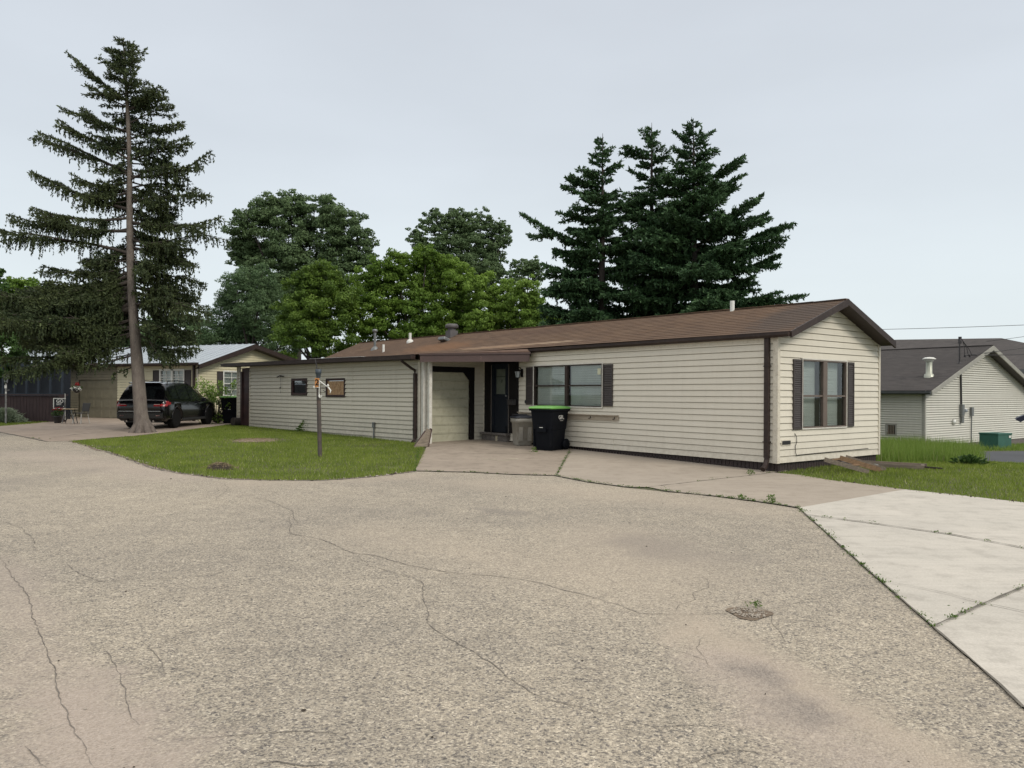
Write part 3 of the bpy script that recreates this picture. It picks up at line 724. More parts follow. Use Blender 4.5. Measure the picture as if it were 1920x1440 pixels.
m.lathe([(.23, .32), (.25, .36), (.25, .42), (.20, .47), (.1, .48)], p, 18); m.build('chimney_vent', pmat('flue_dark', (.07, .065, .065), (.11, .10, .10), rough=.6).name, roof)
p = hit_roof(834, 640); m = MB(Matrix.Translation(p) @ Matrix.Rotation(R(21), 4, 'X')); m.box(-.22, .22, -.2, .2, -.02, .11); m.build('box_vent', 'metal_grey', roof, bevel=.03)

# ------------------------------------------------------------------ garage addition and porch (parts of the same home)
DV = (S1w - S0).to_2d().normalized(); NV = Vector((-DV.y, DV.x));
if NV.dot(Vector((-1, -1))) < 0: NV = -NV
SL = (S1w - S0).to_2d().length
MSH = INV @ Matrix(((DV.x, NV.x, 0, S0.x), (DV.y, NV.y, 0, S0.y), (0, 0, 1, 0), (0, 0, 0, 1)))
MSHW = Matrix(((DV.x, NV.x, 0, S0.x), (DV.y, NV.y, 0, S0.y), (0, 0, 1, 0), (0, 0, 0, 1)))
def hit_shed(px, py):
    a, b = ray(px, py); Mi = MSHW.inverted(); o_ = Mi @ Vector((0, 0, CAMZ)); d = Mi.to_3x3() @ Vector((a, 1, b)); k = -o_.y / d.y
    p = o_ + d * k; return p.x, p.z
SZ0, SZ1 = .12, 2.60
def rect(f, x0, y0, x1, y1):
    p = [f(x0, y0), f(x0, y1), f(x1, y0), f(x1, y1)]; A = sorted([(p[0][0] + p[1][0]) / 2, (p[2][0] + p[3][0]) / 2]); Z = sorted([(p[0][1] + p[2][1]) / 2, (p[1][1] + p[3][1]) / 2])
    return (A[0], A[1], Z[0], Z[1])
HW1 = rect(hit_shed, 548, 711, 576, 740); HW2 = rect(hit_shed, 613, 711, 647, 743); HD = rect(hit_shed, 453, 697, 468, 800)
m = MB(MSH); siding(m, .05, HD[0] - .02, SZ0, SZ1 + .15, holes=[HW1, HW2], groove=.024, lip=.026); siding(m, HD[1] + .02, SL, SZ0, SZ1 + .15, groove=.024, lip=.026)
m.build('garage_wall', 'siding_shed', home)
boxes('corner_trim', 'trim_cream', home, MSH, [(-.02, .10, -.06, .026, SZ0 - .1, SZ1 + .1), (SL - .01, SL + .06, -.06, .03, SZ0 - .1, SZ1 + .1), (HD[0] - .09, HD[0] - .02, .0, .03, SZ0 - .05, 2.45)])
m = MB(MSH); m.box(HD[0] - .02, HD[1] + .02, -.06, -.02, SZ0 - .1, SZ1); m.box(HD[0] - .02, HD[0] + .07, -.03, .035, SZ0 - .1, 2.45); m.box(HD[1] - .1, HD[1] + .05, -.03, .035, SZ0 - .1, 2.45)
m.build('side_door', pmat('door_maroon', (.055, .022, .020), (.03, .014, .014), rough=.6).name, home)
window(home, MSH, *HW1, frame='door_maroon', casing='trim_brown', panes=1, rail=0, blinds=False, glass='glass_dark', cas=.03, edge=.06)
fw = window(home, MSH, *HW2, frame='door_maroon', casing='trim_brown', panes=1, rail=0, blinds=False, glass='glass_dark', cas=.03, edge=.05)
m = MB(MSH); m.box(HW2[0] + .04, HW2[1] - .03, -.012, .006, HW2[2] + .05, HW2[3] - .06); m.build('boarding', 'osb', fw)
# seams in the siding
m = MB(MSH)
for px, z0, z1 in ((661, .3, 2.5),): x_, _ = hit_shed(px, 760); m.box(x_ - .004, x_ + .004, .010, .0175, z0, z1)
m.build('siding_seam', 'siding_shed', home)
m = MB(); x_, _ = hit_wall(1151, 860); m.box(x_ - .004, x_ + .004, .010, .0195, .2, .47); m.build('siding_seam', 'siding', home)
# end wall with the clipped garage door opening
Wc = tw(10.36, 0).to_2d(); EV = (Wc - S0.to_2d()); EL = EV.length; EV.normalize(); EN = Vector((EV.y, -EV.x))
MEN = INV @ Matrix(((EV.x, EN.x, 0, S0.x), (EV.y, EN.y, 0, S0.y), (0, 0, 1, 0), (0, 0, 0, 1)))
m = MB(MEN)
def endext(z):
    return (1.96, EL) if z < 2.0 else (1.96 - (z - 2.0) * .0, EL)
siding(m, 1.98, EL, .14, 2.66); siding(m, 0.1, 1.98, 2.34, 2.66)
m.build('end_wall', 'siding_shed', home)
m = MB(MEN); gw = 1.98
m.add([(.10, .03, 2.42), (1.62, .03, 2.42), (1.98, .03, 2.06), (1.98, .03, .16), (1.80, .03, .16), (1.80, .03, 1.98), (1.54, .03, 2.26), (.10, .03, 2.26)],
      [(0, 1, 6, 7), (1, 2, 5, 6), (2, 3, 4, 5)])
m.add([(1.62, .028, 2.42), (1.99, .028, 2.42), (1.99, .028, 2.0)], [(0, 1, 2)])
m.build('door_surround', 'black_trim', home)
m = MB(MEN)
z = .16; k = 0
while z < 2.25:
    t = min(z + .262, 2.26); m.add([(.08, -.02, z), (1.80, -.02, z), (1.80, -.02, z + .03), (.08, -.02, z + .03), (.08, -.035, z + .035), (1.80, -.035, z + .035), (1.80, -.035, t - .035), (.08, -.035, t - .035),
          (.08, -.02, t - .03), (1.80, -.02, t - .03), (1.80, -.02, t - .006), (.08, -.02, t - .006), (1.80, -.045, t - .001), (.08, -.045, t - .001)],
          [(0, 1, 2, 3), (3, 2, 5, 4), (4, 5, 6, 7), (7, 6, 9, 8), (8, 9, 10, 11), (11, 10, 12, 13)]); z = t
m.build('garage_door', 'garage_panel', home)
# corner post pair
pz = G(S0.x, S0.y)
for (dx_, dy_, w_) in ((.12, -.10, .065), (.30, -.24, .05)):
    p_ = INV @ Vector((S0.x + dx_, S0.y + dy_, 0)); boxes('post', 'white_trim', home, None, [(p_.x - w_, p_.x + w_, p_.y - w_, p_.y + w_, .04, 2.62)], .005)
p_ = INV @ Vector((S0.x + .215, S0.y - .10, 0)); m = MB(Matrix.Translation(p_)); siding(m, -.05, .10, .14, 2.6, groove=.024, lip=.03); m.build('post_infill', 'siding', home)
# shed roof: low plane from front edge to trailer eave, then the porch roof and its beam
bl = at(788, 670, S0.y - .55); br = at(993, 668, tw(8.09, 0).y - .30)
def loc(v): return INV @ Vector(v)
nf = [loc(S0 + Vector((NV.x, NV.y, 0)) * .34 - Vector((DV.x, DV.y, 0)) * .3), loc(S1w + Vector((NV.x, NV.y, 0)) * .34 + Vector((DV.x, DV.y, 0)) * .55)]
e0 = loc(bl); e1 = loc(br)
m = MB(); zf0, zf1 = 2.735, 2.80
P = [(e1.x, e1.y, 2.83), (e0.x, e0.y, zf0 + .02), (nf[0].x, nf[0].y, zf0), (nf[1].x, nf[1].y, zf1), (nf[1].x, -.1, 2.97), (8.0, -.05, 2.92)]
m.add(P, [(0, 1, 2, 5), (5, 2, 3, 4)]); m.add([(x, y, z - .09) for x, y, z in P], [(0, 5, 2, 1), (5, 4, 3, 2)])
m.add([P[1], P[0], (P[0][0], P[0][1], 2.74), (P[1][0], P[1][1], zf0 - .07)], [(0, 1, 2, 3)])
m.build('porch_roof', 'shingle_low', home)
m = MB(MSH); Ls = SL + .55
def tilt(m, a0, a1, o0, o1, zt, zb, dz):
    m.add([(a0, o0, zb), (a1, o0, zb + dz), (a1, o1, zb + dz), (a0, o1, zb), (a0, o0, zt), (a1, o0, zt + dz), (a1, o1, zt + dz), (a0, o1, zt)],
          [(0, 3, 2, 1), (4, 5, 6, 7), (0, 1, 5, 4), (1, 2, 6, 5), (2, 3, 7, 6), (3, 0, 4, 7)])
tilt(m, -.2, Ls, .34, .38, 2.735, 2.585, .065); tilt(m, -.2, Ls, .38, .49, 2.70, 2.60, .065); tilt(m, -.2, Ls, .02, .34, 2.60, 2.588, .065); tilt(m, -.2, Ls + .05, .485, .495, 2.715, 2.69, .065)
m.build('gutter', 'trim_brown', home)
pmat('flashing', (.55, .54, .52), (.42, .40, .38), rough=.6)
m = MB(MSH); tilt(m, 2.4, 5.6, .25, .50, 2.755, 2.744, .02); m.build('flashing_strip', 'flashing', home)
m = MB(MSH)
m.tube([(.35, .46, 2.63), (.33, .44, 2.55), (.22, .2, 2.36), (.17, .08, 2.28), (.17, .075, 2.1)], .042, n=6, smooth=False); m.box(.12, .215, .03, .115, .28, 2.2)
m.tube([(.168, .075, .3), (.15, .1, .22), (.12, .2, .17)], .05, n=6, smooth=False); m.box(.10, .235, .02, .125, .55, .57); m.box(.10, .235, .02, .125, 1.35, 1.37)
m.build('downspout', 'trim_brown', home)
# beam
m = MB(); d = Vector((e1.x - e0.x, e1.y - e0.y, 0)); d.normalize(); nn = Vector((d.y, -d.x, 0))
if nn.dot(loc((0, 0, 0)) - loc(S0)) < 0: nn = -nn
def bq(m, za0, zb0, za1, zb1, t0, t1, ext=.0):
    A, B_ = Vector((e0.x, e0.y, 0)) - d * ext, Vector((e1.x, e1.y, 0)) + d * ext
    m.add([A + nn * t0 + Vector((0, 0, zb0)), B_ + nn * t0 + Vector((0, 0, zb1)), B_ + nn * t1 + Vector((0, 0, zb1)), A + nn * t1 + Vector((0, 0, zb0)),
           A + nn * t0 + Vector((0, 0, za0)), B_ + nn * t0 + Vector((0, 0, za1)), B_ + nn * t1 + Vector((0, 0, za1)), A + nn * t1 + Vector((0, 0, za0))],
          [(0, 3, 2, 1), (4, 5, 6, 7), (0, 1, 5, 4), (1, 2, 6, 5), (2, 3, 7, 6), (3, 0, 4, 7)])
bq(m, 2.70, 2.505, 2.745, 2.535, .0, .06); beam = m.build('beam', 'trim_mauve', home)
m = MB(); bq(m, 2.745, 2.703, 2.80, 2.748, -.03, .085, .03); m.build('drip_edge', 'trim_mauve', beam)
mt = (d if True else d); Mtx = Matrix.Translation(Vector((e0.x, e0.y, 0)) + d * ((e1 - e0).length * .555) + nn * .062 + Vector((0, 0, 2.625))) @ Matrix(((d.x, 0, nn.x, 0), (d.y, 0, nn.y, 0), (0, 1, 0, 0), (0, 0, 0, 1)))
text_mesh('2', .12, 'house_number', pmat('number_faded', (.20, .13, .115), (.16, .10, .09)).name, beam, Mtx)
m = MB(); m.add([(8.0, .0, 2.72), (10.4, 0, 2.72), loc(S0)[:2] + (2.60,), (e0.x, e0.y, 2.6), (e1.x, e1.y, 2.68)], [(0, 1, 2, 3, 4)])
m.build('porch_ceiling', 'black_trim', home)  # coloured near black for the shade under the porch roof
# entry door, side panels, step, lamp, mailbox
m = MB(); m.box(9.0, 10.30, -.05, -.02, .2, 2.78); m.box(9.92, 10.3, -.02, .02, .4, 2.76); m.box(8.58, 8.98, .018, .04, .43, 2.66); m.box(8.98, 9.02, -.03, .03, .4, 2.7)
m.build('entry_surround', 'black_trim', home)
m = MB(); m.box(9.06, 9.90, -.015, .02, .44, 2.52); m.box(9.06, 9.90, .02, .03, .44, .62); m.box(9.06, 9.2, .02, .03, .44, 2.52); m.box(9.76, 9.90, .02, .03, .44, 2.52); m.box(9.2, 9.76, .02, .03, 1.42, 1.56)
dr = m.build('front_door', 'door_dark', home)
m = MB(); m.box(9.22, 9.66, .0205, .028, 1.60, 2.36); m.build('door_window', pmat('door_pane', (.13, .15, .12), (.09, .10, .085), scale=6, rough=.12, stretch=(1, 1, .6)).name, dr)
m = MB(); m.box(9.22, 9.66, .029, .033, 2.12, 2.135); m.tube([(9.36, .032, 2.0), (9.38, .032, 2.04), (9.40, .032, 2.0), (9.385, .032, 1.94), (9.36, .032, 2.0)], .005, n=4); m.build('window_bar', 'black_trim', dr)
m = MB(); m.lathe([(.02, 0), (.02, .02), (.035, .03), (.035, .055), (.01, .07)], (0, 0, 0), 12); hd = m.build('handle', 'metal_grey', dr); hd.matrix_local = Matrix.Translation((9.12, .03, 1.55)) @ Matrix.Rotation(R(-90), 4, 'X')
pmat('frame_dull', (.16, .14, .12)); boxes('storm_frame', 'frame_dull', home, None, [(9.035, 9.05, .02, .045, .43, 2.5), (9.91, 9.925, .02, .045, .43, 2.5)])
m = MB(); m.box(8.95, 10.28, .02, .20, .36, .42); m.box(9.0, 10.25, .02, .14, .10, .355); st = m.build('doorstep', 'block_grey', home, bevel=.006)
m = MB(); m.box(9.45, 9.55, .141, .144, .16, .33); m.build('paint_splash', 'old_paint', st)
m = MB(); m.box(8.62, 8.95, .07, .2, 1.42, 1.44); m.box(8.64, 8.92, .06, .18, 1.28, 1.42); m.box(8.66, 8.78, .18, .185, 1.37, 1.40)
m.build('mailbox', 'dark_metal', home, bevel=.01)
m = MB(); lx, lz = 8.42, 2.22
m.box(lx - .05, lx + .05, .018, .035, lz - .12, lz + .12); m.tube([(lx, .03, lz + .07), (lx, .10, lz + .16), (lx, .18, lz + .14)], .011, n=6)
m.lathe([(.0, .16), (.02, .15), (.03, .12), (.12, .06), (.12, .045), (.095, .045)], (lx, .18, lz), 6, False); m.lathe([(.045, -.16), (.06, -.15), (.06, -.135), (.01, -.18)], (lx, .18, lz), 6, False); m.lathe([(.012, -.30), (.012, -.16)], (lx, .18, lz), 6)
for q in range(6):
    t = q * math.pi / 3; m.bar((lx + .058 * math.cos(t), .18 + .058 * math.sin(t), lz - .14), (lx + .095 * math.cos(t), .18 + .095 * math.sin(t), lz + .05), .008)
lp = m.build('porch_lamp', 'black_trim', home)
m = MB(); m.lathe([(.052, -.13), (.088, .045)], (lx, .18, lz), 6, False); m.build('lamp_glass', pmat('lamp_glass', (.35, .38, .40), (.28, .30, .32), rough=.15).name, lp)
m = MB(); m.lathe([(.055, 0), (.055, .02), (.03, .03)], (0, 0, 0), 12); hb = m.build('hose_tap', 'dark_metal', home); hb.matrix_local = Matrix.Translation((8.22, .02, 1.38)) @ Matrix.Rotation(R(-90), 4, 'X')
# things fixed to the garage wall
m = MB(MSH); xh, zh = hit_shed(532, 706); m.tube([(xh - .22, .12, zh), (xh, .15, zh + .03), (xh + .28, .12, zh - .02)], .022, n=6); m.bar((xh, .02, zh), (xh, .15, zh), .02)
for k_, dz in enumerate((0, .22, .42)): m.tube([(xh + .02 * k_ * (-1) ** k_, .13, zh - dz), (xh - .02, .13, zh - dz - .2)], .006, n=4)
m.lathe([(.0, -.03), (.035, 0), (.0, .04)], (xh + .01, .13, zh - .42), 8)
m.build('wall_chime', 'dark_metal', home)
m = MB(MSH); xh, zh = hit_shed(703, 800); m.box(xh - .05, xh + .05, .018, .08, zh - .02, zh + .14); m.tube([(xh, .045, .1), (xh, .045, zh)], .022, n=8); m.build('conduit', 'metal_grey', home)
# ================================================================== vegetation
def unit(v): return v / (np.linalg.norm(v, axis=-1, keepdims=True) + 1e-9)
class Cards:
    def __init__(s): s.c = []; s.d = []; s.l = []; s.w = []; s.vy = []; s.s = []
    def add(s, c, d, l, w, vy, side=None):
        s.c.append(c); s.d.append(d); s.l.append(l); s.w.append(w); s.vy.append(vy); s.s.append(side if side is not None else rng.normal(size=c.shape))
    def build(s, name, mat, parent):
        c = np.concatenate(s.c); d = unit(np.concatenate(s.d)); l = np.concatenate(s.l)[:, None]; w = np.concatenate(s.w)[:, None]
        r = np.concatenate(s.s); sd = unit(np.cross(d, r)); V = np.stack([c - d * l / 2, c + sd * w / 2, c + d * l / 2, c - sd * w / 2], 1).reshape(-1, 3)
        return npmesh(name, V, np.arange(len(V)).reshape(-1, 4), mat, parent, np.concatenate(s.vy))
leaf_mat('needles_sparse', (.026, .044, .024), (.092, .112, .042), tip=(.14, .18, .07), trans=.2, nscale=.55)
leaf_mat('needles_dense', (.018, .050, .022), (.070, .132, .052), tip=(.11, .19, .08), trans=.15, nscale=.7)
leaf_mat('leaf_cottonwood', (.062, .108, .046), (.148, .212, .092), tip=(.21, .27, .14), trans=.25, nscale=.35)  # far trees: leaf colour lightened in place of distance haze
leaf_mat('leaf_maple', (.062, .130, .022), (.185, .285, .040), tip=(.34, .45, .12), trans=.35, nscale=.4)
leaf_mat('leaf_lime', (.10, .18, .032), (.25, .37, .065), tip=(.40, .50, .20), trans=.35, nscale=.4)
leaf_mat('leaf_olive', (.052, .105, .018), (.140, .215, .030), tip=(.25, .32, .08), trans=.3, nscale=.5)
leaf_mat('needles_pine', (.05, .095, .042), (.125, .19, .082), tip=(.16, .21, .12), trans=.2, nscale=.45)
leaf_mat('leaf_dark', (.022, .052, .014), (.075, .140, .032), tip=(.13, .20, .05), trans=.25, nscale=.6)
leaf_mat('grass_blade', (.110, .168, .024), (.300, .370, .065), tip=(.48, .48, .22), trans=.4, nscale=1.1)
leaf_mat('tall_grass_blade', (.11, .19, .03), (.25, .34, .07), tip=(.28, .27, .13), trans=.4, nscale=.8)
leaf_mat('weed_leaf', (.045, .105, .016), (.13, .21, .035), tip=(.2, .28, .06), trans=.35, nscale=3)
leaf_mat('silver_leaf', (.17, .215, .14), (.33, .38, .27), trans=.3, nscale=3)
leaf_mat('petal_white', (.55, .55, .5), (.75, .75, .7), trans=.3); leaf_mat('petal_red', (.25, .012, .015), (.4, .03, .03), trans=.3); leaf_mat('petal_pink', (.35, .10, .12), (.5, .2, .2), trans=.3)
pmat('bark_spruce', (.19, .16, .135), (.11, .09, .078), scale=4, rough=.95, stretch=(2, 2, .7), c3=(.24, .205, .175), s3=16, a3=.8, bmp=1., bscale=22, bdist=.03)
pmat('bark_dark', (.05, .04, .033), (.035, .028, .024), scale=4, rough=.95)
pmat('dead_twig', (.20, .17, .14), (.12, .10, .085), scale=4, rough=.9)

def spruce(name, label, base, trunk, limbs, group=None, cat='spruce tree', mat='needles_sparse', hang=.35, lat=.5, bare=.28, dens=1., nl=.12, nw=.034, seed=1, bark='bark_spruce', flare=1.0, cluster=2):
    """trunk: [(point, radius)]; limbs: [(start, tip, sag)] in world space"""
    r = np.random.default_rng(seed); hang0 = hang
    root = thing(name, label, cat, base, 0, group); Bv = Vector(base); off = -np.array(base)
    m = MB(Matrix.Translation(-Bv)); tb = [p for p, _ in trunk]; tr = [q for _, q in trunk]
    m.tube(tb, tr, n=14)
    if flare:
        for q in range(7):
            t = q * .9 + .3; a = Vector((math.cos(t), math.sin(t), 0)); m.tube([tb[0] + Vector((0, 0, .45)) + a * tr[0] * .45, tb[0] + Vector((0, 0, .12)) + a * tr[0] * .95, tb[0] + Vector((0, 0, -.05)) + a * tr[0] * 1.35], [.10, .12, .10], n=7)
    mb = m; mb.cur = 1; C = Cards(); tw_ = MB(Matrix.Translation(-Bv))
    ext_ = []
    for J, T, sag, dn in limbs:
        J, T = Vector(J), Vector(T); v = (T - J) * .92; Lv = v.length
        if Lv < 1.1: continue
        hzv = v.cross(Vector((0, 0, 1))).normalized()
        for q in range(int(r.integers(2, 4 + (Lv > 2.5)))):
            t = r.uniform(.28, .8); p0 = J.lerp(T, t) + Vector((0, 0, sag * -4 * t * (1 - t)))
            d = (v.normalized() + hzv * r.choice([-1, 1]) * r.uniform(.35, .9) + Vector((0, 0, r.uniform(-.35, .30)))).normalized()
            ll = Lv * (1 - t) * r.uniform(.55, 1.05) + .15; ext_.append((p0, p0 + d * ll, r.uniform(-.02, .06) * ll, dn * .8))
    for J, T, sag, dn in list(limbs) + ext_:
        J, T = np.array(J, float), np.array(T, float); L = np.linalg.norm(T - J); hang = hang0 * float(np.clip((trunk[-1][0].z - J[2]) / 5.5, .3, 1)); k = max(6, int(L / .25)); s = np.linspace(0, 1, k)
        wob = np.cumsum(r.normal(size=(k, 3)) * .012, 0) * L ** .5
        P = J + (T - J) * s[:, None]; P[:, 2] += sag * (-4 * s * (1 - s)) + .0; P += wob * s[:, None]
        rad = (.010 + .0125 * L) * (1 - s * .92) + .004
        mb.tube([Vector(p) for p in P], list(rad), n=5, cap=False)
        ax = unit(T - J); hz = unit(np.cross(ax, [0, 0, 1.]))
        s0 = (bare if L > 1.2 else .08) if dn < 1.5 else .05
        nlat = max(4, int(L * (1 - s0) / .085 * dn * dens)); ss = s0 + (1 - s0) * (np.arange(nlat) + r.random(nlat)) / nlat
        for q, t in enumerate(ss):
            o_ = np.array([np.interp(t, s, P[:, c]) for c in range(3)]); sd = (-1) ** q
            ll = lat * min(1, L / 2.2) * (1 - t) ** .55 * r.uniform(.45, 1.15) + .10
            d = unit(ax * r.uniform(.45, .95) + hz * sd * r.uniform(.5, 1.) + np.array([0, 0, r.uniform(-.15, .2)]))
            n_ = max(3, int(ll / .05)); u = np.linspace(.05, 1, n_)
            Q = o_ + d * (u * ll)[:, None]; Q[:, 2] -= (u ** 1.7) * ll * hang * r.uniform(.5, 1.1)
            rep = cluster; Qr = np.repeat(Q, rep, 0) + r.normal(size=(n_ * rep, 3)) * .018
            dd = unit(d + r.normal(size=(n_ * rep, 3)) * .55 + np.array([0, 0, .10]))
            vy = np.clip(r.random(n_ * rep) * .7 + .25 * np.repeat(u, rep) + .1 * t, 0, 1)
            C.add(Qr + dd * nl * .3, dd, r.uniform(.7, 1.25, n_ * rep) * nl, r.uniform(.7, 1.3, n_ * rep) * nw, vy)
            if hang > .2 and r.random() < min(1, hang * 1.6):       # pendulous twiglets
                for _ in range(2):
                    h = r.uniform(.10, .75) * hang * (1.15 - t * .6) * min(1.3, .5 + L / 3.); q0 = Q[r.integers(0, n_)]; nn_ = max(2, int(h / .06)); v = np.linspace(0, 1, nn_)
                    H = q0 + np.array([0, 0, -1.]) * (v * h)[:, None] + (d * .15 + r.normal(size=3) * .06) * (v * h)[:, None]
                    Hr = np.repeat(H, rep, 0) + r.normal(size=(nn_ * rep, 3)) * .012; dd = unit(np.array([0, 0, -1.]) + r.normal(size=(nn_ * rep, 3)) * .42)
                    C.add(Hr, dd, r.uniform(.7, 1.2, nn_ * rep) * nl, r.uniform(.6, 1.1, nn_ * rep) * nw, r.random(nn_ * rep) * .8)
        if L > 1.5:
            for q in range(int(L * 1.1)):                        # bare twigs near the stem
                t = r.uniform(.05, .5); o_ = np.array([np.interp(t, s, P[:, c]) for c in range(3)]); d = unit(ax * .5 + hz * r.choice([-1, 1]) * .6 + np.array([0, 0, r.uniform(-.9, .1)]))
                e_ = o_ + d * r.uniform(.2, .6); tw_.tube([Vector(o_), Vector((o_ + e_) / 2 + [0, 0, -.03]), Vector(e_)], [.006, .005, .003], n=3, cap=False)
    mb.cur = 2; mb.mtx = None; mb.add(tw_.v, tw_.f); mb.build('trunk', [bark, 'bark_dark', 'dead_twig'], root)
    o = C.build('crown', mat, root); o.data.transform(Matrix.Translation(-Bv)); return root

# --- the tall thin spruce on the front lawn
B = gnd(267, 811); Yt = B.y
tpx = [(267, 812, .30), (264, 775, .225), (258, 690, .20), (251, 600, .165), (245, 500, .135), (243, 400, .105), (243, 300, .08), (240, 220, .07), (235, 140, .045), (231, 70, .012)]
trk = [(at(x, y, Yt), q) for x, y, q in tpx]; trk[0] = (B + Vector((0, 0, -.05)), .31)
def stem_at(y): xs_ = [p[0] for p in tpx][::-1]; ys_ = [p[1] for p in tpx][::-1]; return at(float(np.interp(y, ys_, xs_)), y, Yt)
sil = [(120, 205, 88), (120, 262, 84), (140, 262, 95), (150, 214, 92), (165, 270, 109), (150, 190, 130), (190, 142, 106), (200, 140, 150), (205, 318, 157), (215, 290, 165), (232, 341, 189), (248, 110, 193),
       (262, 366, 225), (300, 85, 230), (300, 373, 255), (318, 51, 244), (322, 412, 283), (345, 369, 345), (385, 48, 315), (372, 412, 368), (400, 40, 388), (408, 436, 406), (425, 0, 404), (440, 369, 446), (468, -25, 446),
       (450, 373, 468), (455, 388, 497), (400, 350, 400), (355, 120, 330), (330, 350, 300), (420, 110, 420), (505, 60, 497), (470, 300, 520), (500, 400, 538), (530, -50, 545), (540, 408, 590), (520, 120, 560), (575, -40, 600), (560, 385, 655), (590, 20, 640), (585, 340, 640),
       (600, 100, 690), (610, 330, 690), (560, 160, 610), (620, 40, 660), (500, 200, 620), (560, 60, 560), (540, 330, 610), (480, 350, 480), (360, 330, 380), (280, 150, 270), (250, 330, 262)]
r_ = np.random.default_rng(11); limbs = []
for jy, tx, ty in sil:
    J = stem_at(jy + (8 if jy > 300 else 0)); T = at(tx, ty, Yt + r_.uniform(-.9, .9)); L = (T - J).length; T = J + (T - J) * max(.6, 1 - .38 / L)
    limbs.append((J, T, r_.uniform(-.05, .09) * L, r_.uniform(.8, 1.15)))
zt = trk[-1][0].z
for k in range(52):
    jy = 80 + (640 - 80) * ((k + r_.random()) / 52); J = stem_at(jy); f = (zt - J.z) / (zt - 2.5)
    az = r_.uniform(0, 6.283) if f < .42 else r_.uniform(-.35, 3.5); L = (.35 + 3.1 * f ** .8) * r_.uniform(.35, .95)
    if abs(math.cos(az)) > .8: L *= .75
    T = J + Vector((math.cos(az) * L, math.sin(az) * L, L * (.30 - .50 * f) * r_.uniform(.2, 1.5)))
    limbs.append((J, T, r_.uniform(.02, .09) * L, .8))
for k in range(20):
    jy = 480 + 150 * r_.random(); J = stem_at(jy); az = r_.uniform(2.5, 3.7); L = r_.uniform(2.4, 5.4)
    limbs.append((J, J + Vector((math.cos(az) * L, math.sin(az) * L * .7, -L * r_.uniform(-.1, .40))), r_.uniform(-.03, .12) * L, 1.55))
for k in range(46):
    J = stem_at(r_.uniform(78, 250)); az = r_.uniform(0, 6.283); L = r_.uniform(.35, 1.0) * (.55 + (zt - J.z) * .33)
    limbs.append((J, J + Vector((math.cos(az) * L, math.sin(az) * L, L * r_.uniform(-.15, .45))), .05 * L, 1.3))
for k in range(60):
    J = stem_at(r_.uniform(180, 600)); az = r_.choice([0, math.pi]) + r_.uniform(-.9, .9); az = abs(az) if r_.random() < .7 else az; f = (zt - J.z) / (zt - 2.5); L = (.5 + 2.2 * f ** .7) * r_.uniform(.4, .9)
    limbs.append((J, J + Vector((math.cos(az) * L, math.sin(az) * L, L * r_.uniform(-.4, .35))), r_.uniform(-.04, .1) * L, .9))
for k in range(9):
    J = stem_at(r_.uniform(560, 690)); az = r_.choice([0.3, -.3, 2.8, 3.5, 1.2]); L = r_.uniform(.8, 2.)
    limbs.append((J, J + Vector((math.cos(az) * L, math.sin(az) * L, -L * .25)), .05, .35))
spruce('spruce_tree', 'tall thin spruce with drooping sparse branches and bare grey trunk on the front lawn', B, trk, limbs, mat='needles_sparse', hang=.56, lat=.50, bare=.22, dens=1.3, nl=.13, nw=.042, seed=3, cluster=3)

# --- three dense spruces behind the home
def dense_spruce(bx, top, Y, rb, sil, label, seed, n=120, lo=640):
    base = at(bx, 700, Y); base.z = G(base.x, base.y); tp = at(*top, Y); r = np.random.default_rng(seed)
    k = 8; trk = [(base.lerp(tp, i / k), .26 * (1 - i / k) + .008) for i in range(k + 1)]
    H = tp.z - base.z; limbs = []
    for jy, tx, ty in sil:
        t = (at(bx, jy, Y).z - base.z) / H; J = base.lerp(tp, min(.99, t)); limbs.append((J, at(tx, ty, Y + r.uniform(-.8, .8)), .05 * (at(tx, ty, Y) - J).length, 1.2))
    for i in range(n):
        t = .20 + .78 * (i + r.random()) / n; J = base.lerp(tp, t); az = r.uniform(0, 6.283); L = (.12 + rb * (1 - t) ** .95 * 1.3) * r.uniform(.5, 1.08)
        if t > .86: el = .35
        elif t > .5: el = .18
        else: el = .02
        limbs.append((J, J + Vector((math.cos(az) * L, math.sin(az) * L, L * (el + r.uniform(-.1, .12)))), .07 * L, 1.05))
    return spruce('spruce_tree', label, base, trk, limbs, mat='needles_dense', group='dense spruces behind the home', hang=.28, lat=.85, bare=.06, dens=1.2, nl=.18, nw=.062, seed=seed, bark='bark_dark', flare=0, cluster=3)
dense_spruce(1128, (1130, 250), 31.5, 3.1, [(470, 980, 405), (372, 1058, 350), (352, 1065, 334), (330, 1088, 318), (415, 1052, 401), (480, 1045, 467), (515, 1014, 497), (550, 1020, 540), (590, 1010, 575), (300, 1110, 290), (560, 1060, 520), (430, 1070, 430), (610, 1030, 600)],
             'left spruce of the three behind the home, long branch reaching left', 21, 130)
dense_spruce(1222, (1222, 230), 32.5, 3.3, [(262, 1203, 245), (300, 1172, 275), (310, 1252, 285), (340, 1180, 318), (420, 1180, 400)],
             'middle spruce of the three behind the home, narrow pointed top', 22, 120)
dense_spruce(1305, (1300, 222), 31.0, 4.1, [(270, 1262, 248), (262, 1337, 248), (300, 1345, 282), (350, 1392, 292), (365, 1390, 330), (392, 1372, 350), (440, 1427, 365), (460, 1440, 395), (470, 1479, 417), (490, 1465, 451), (515, 1463, 483), (545, 1410, 520), (555, 1398, 550), (575, 1504, 546), (500, 1420, 500), (330, 1262, 300), (300, 1262, 275), (440, 1400, 420), (560, 1440, 560)],
             'right and widest spruce of the three behind the home', 23, 160)

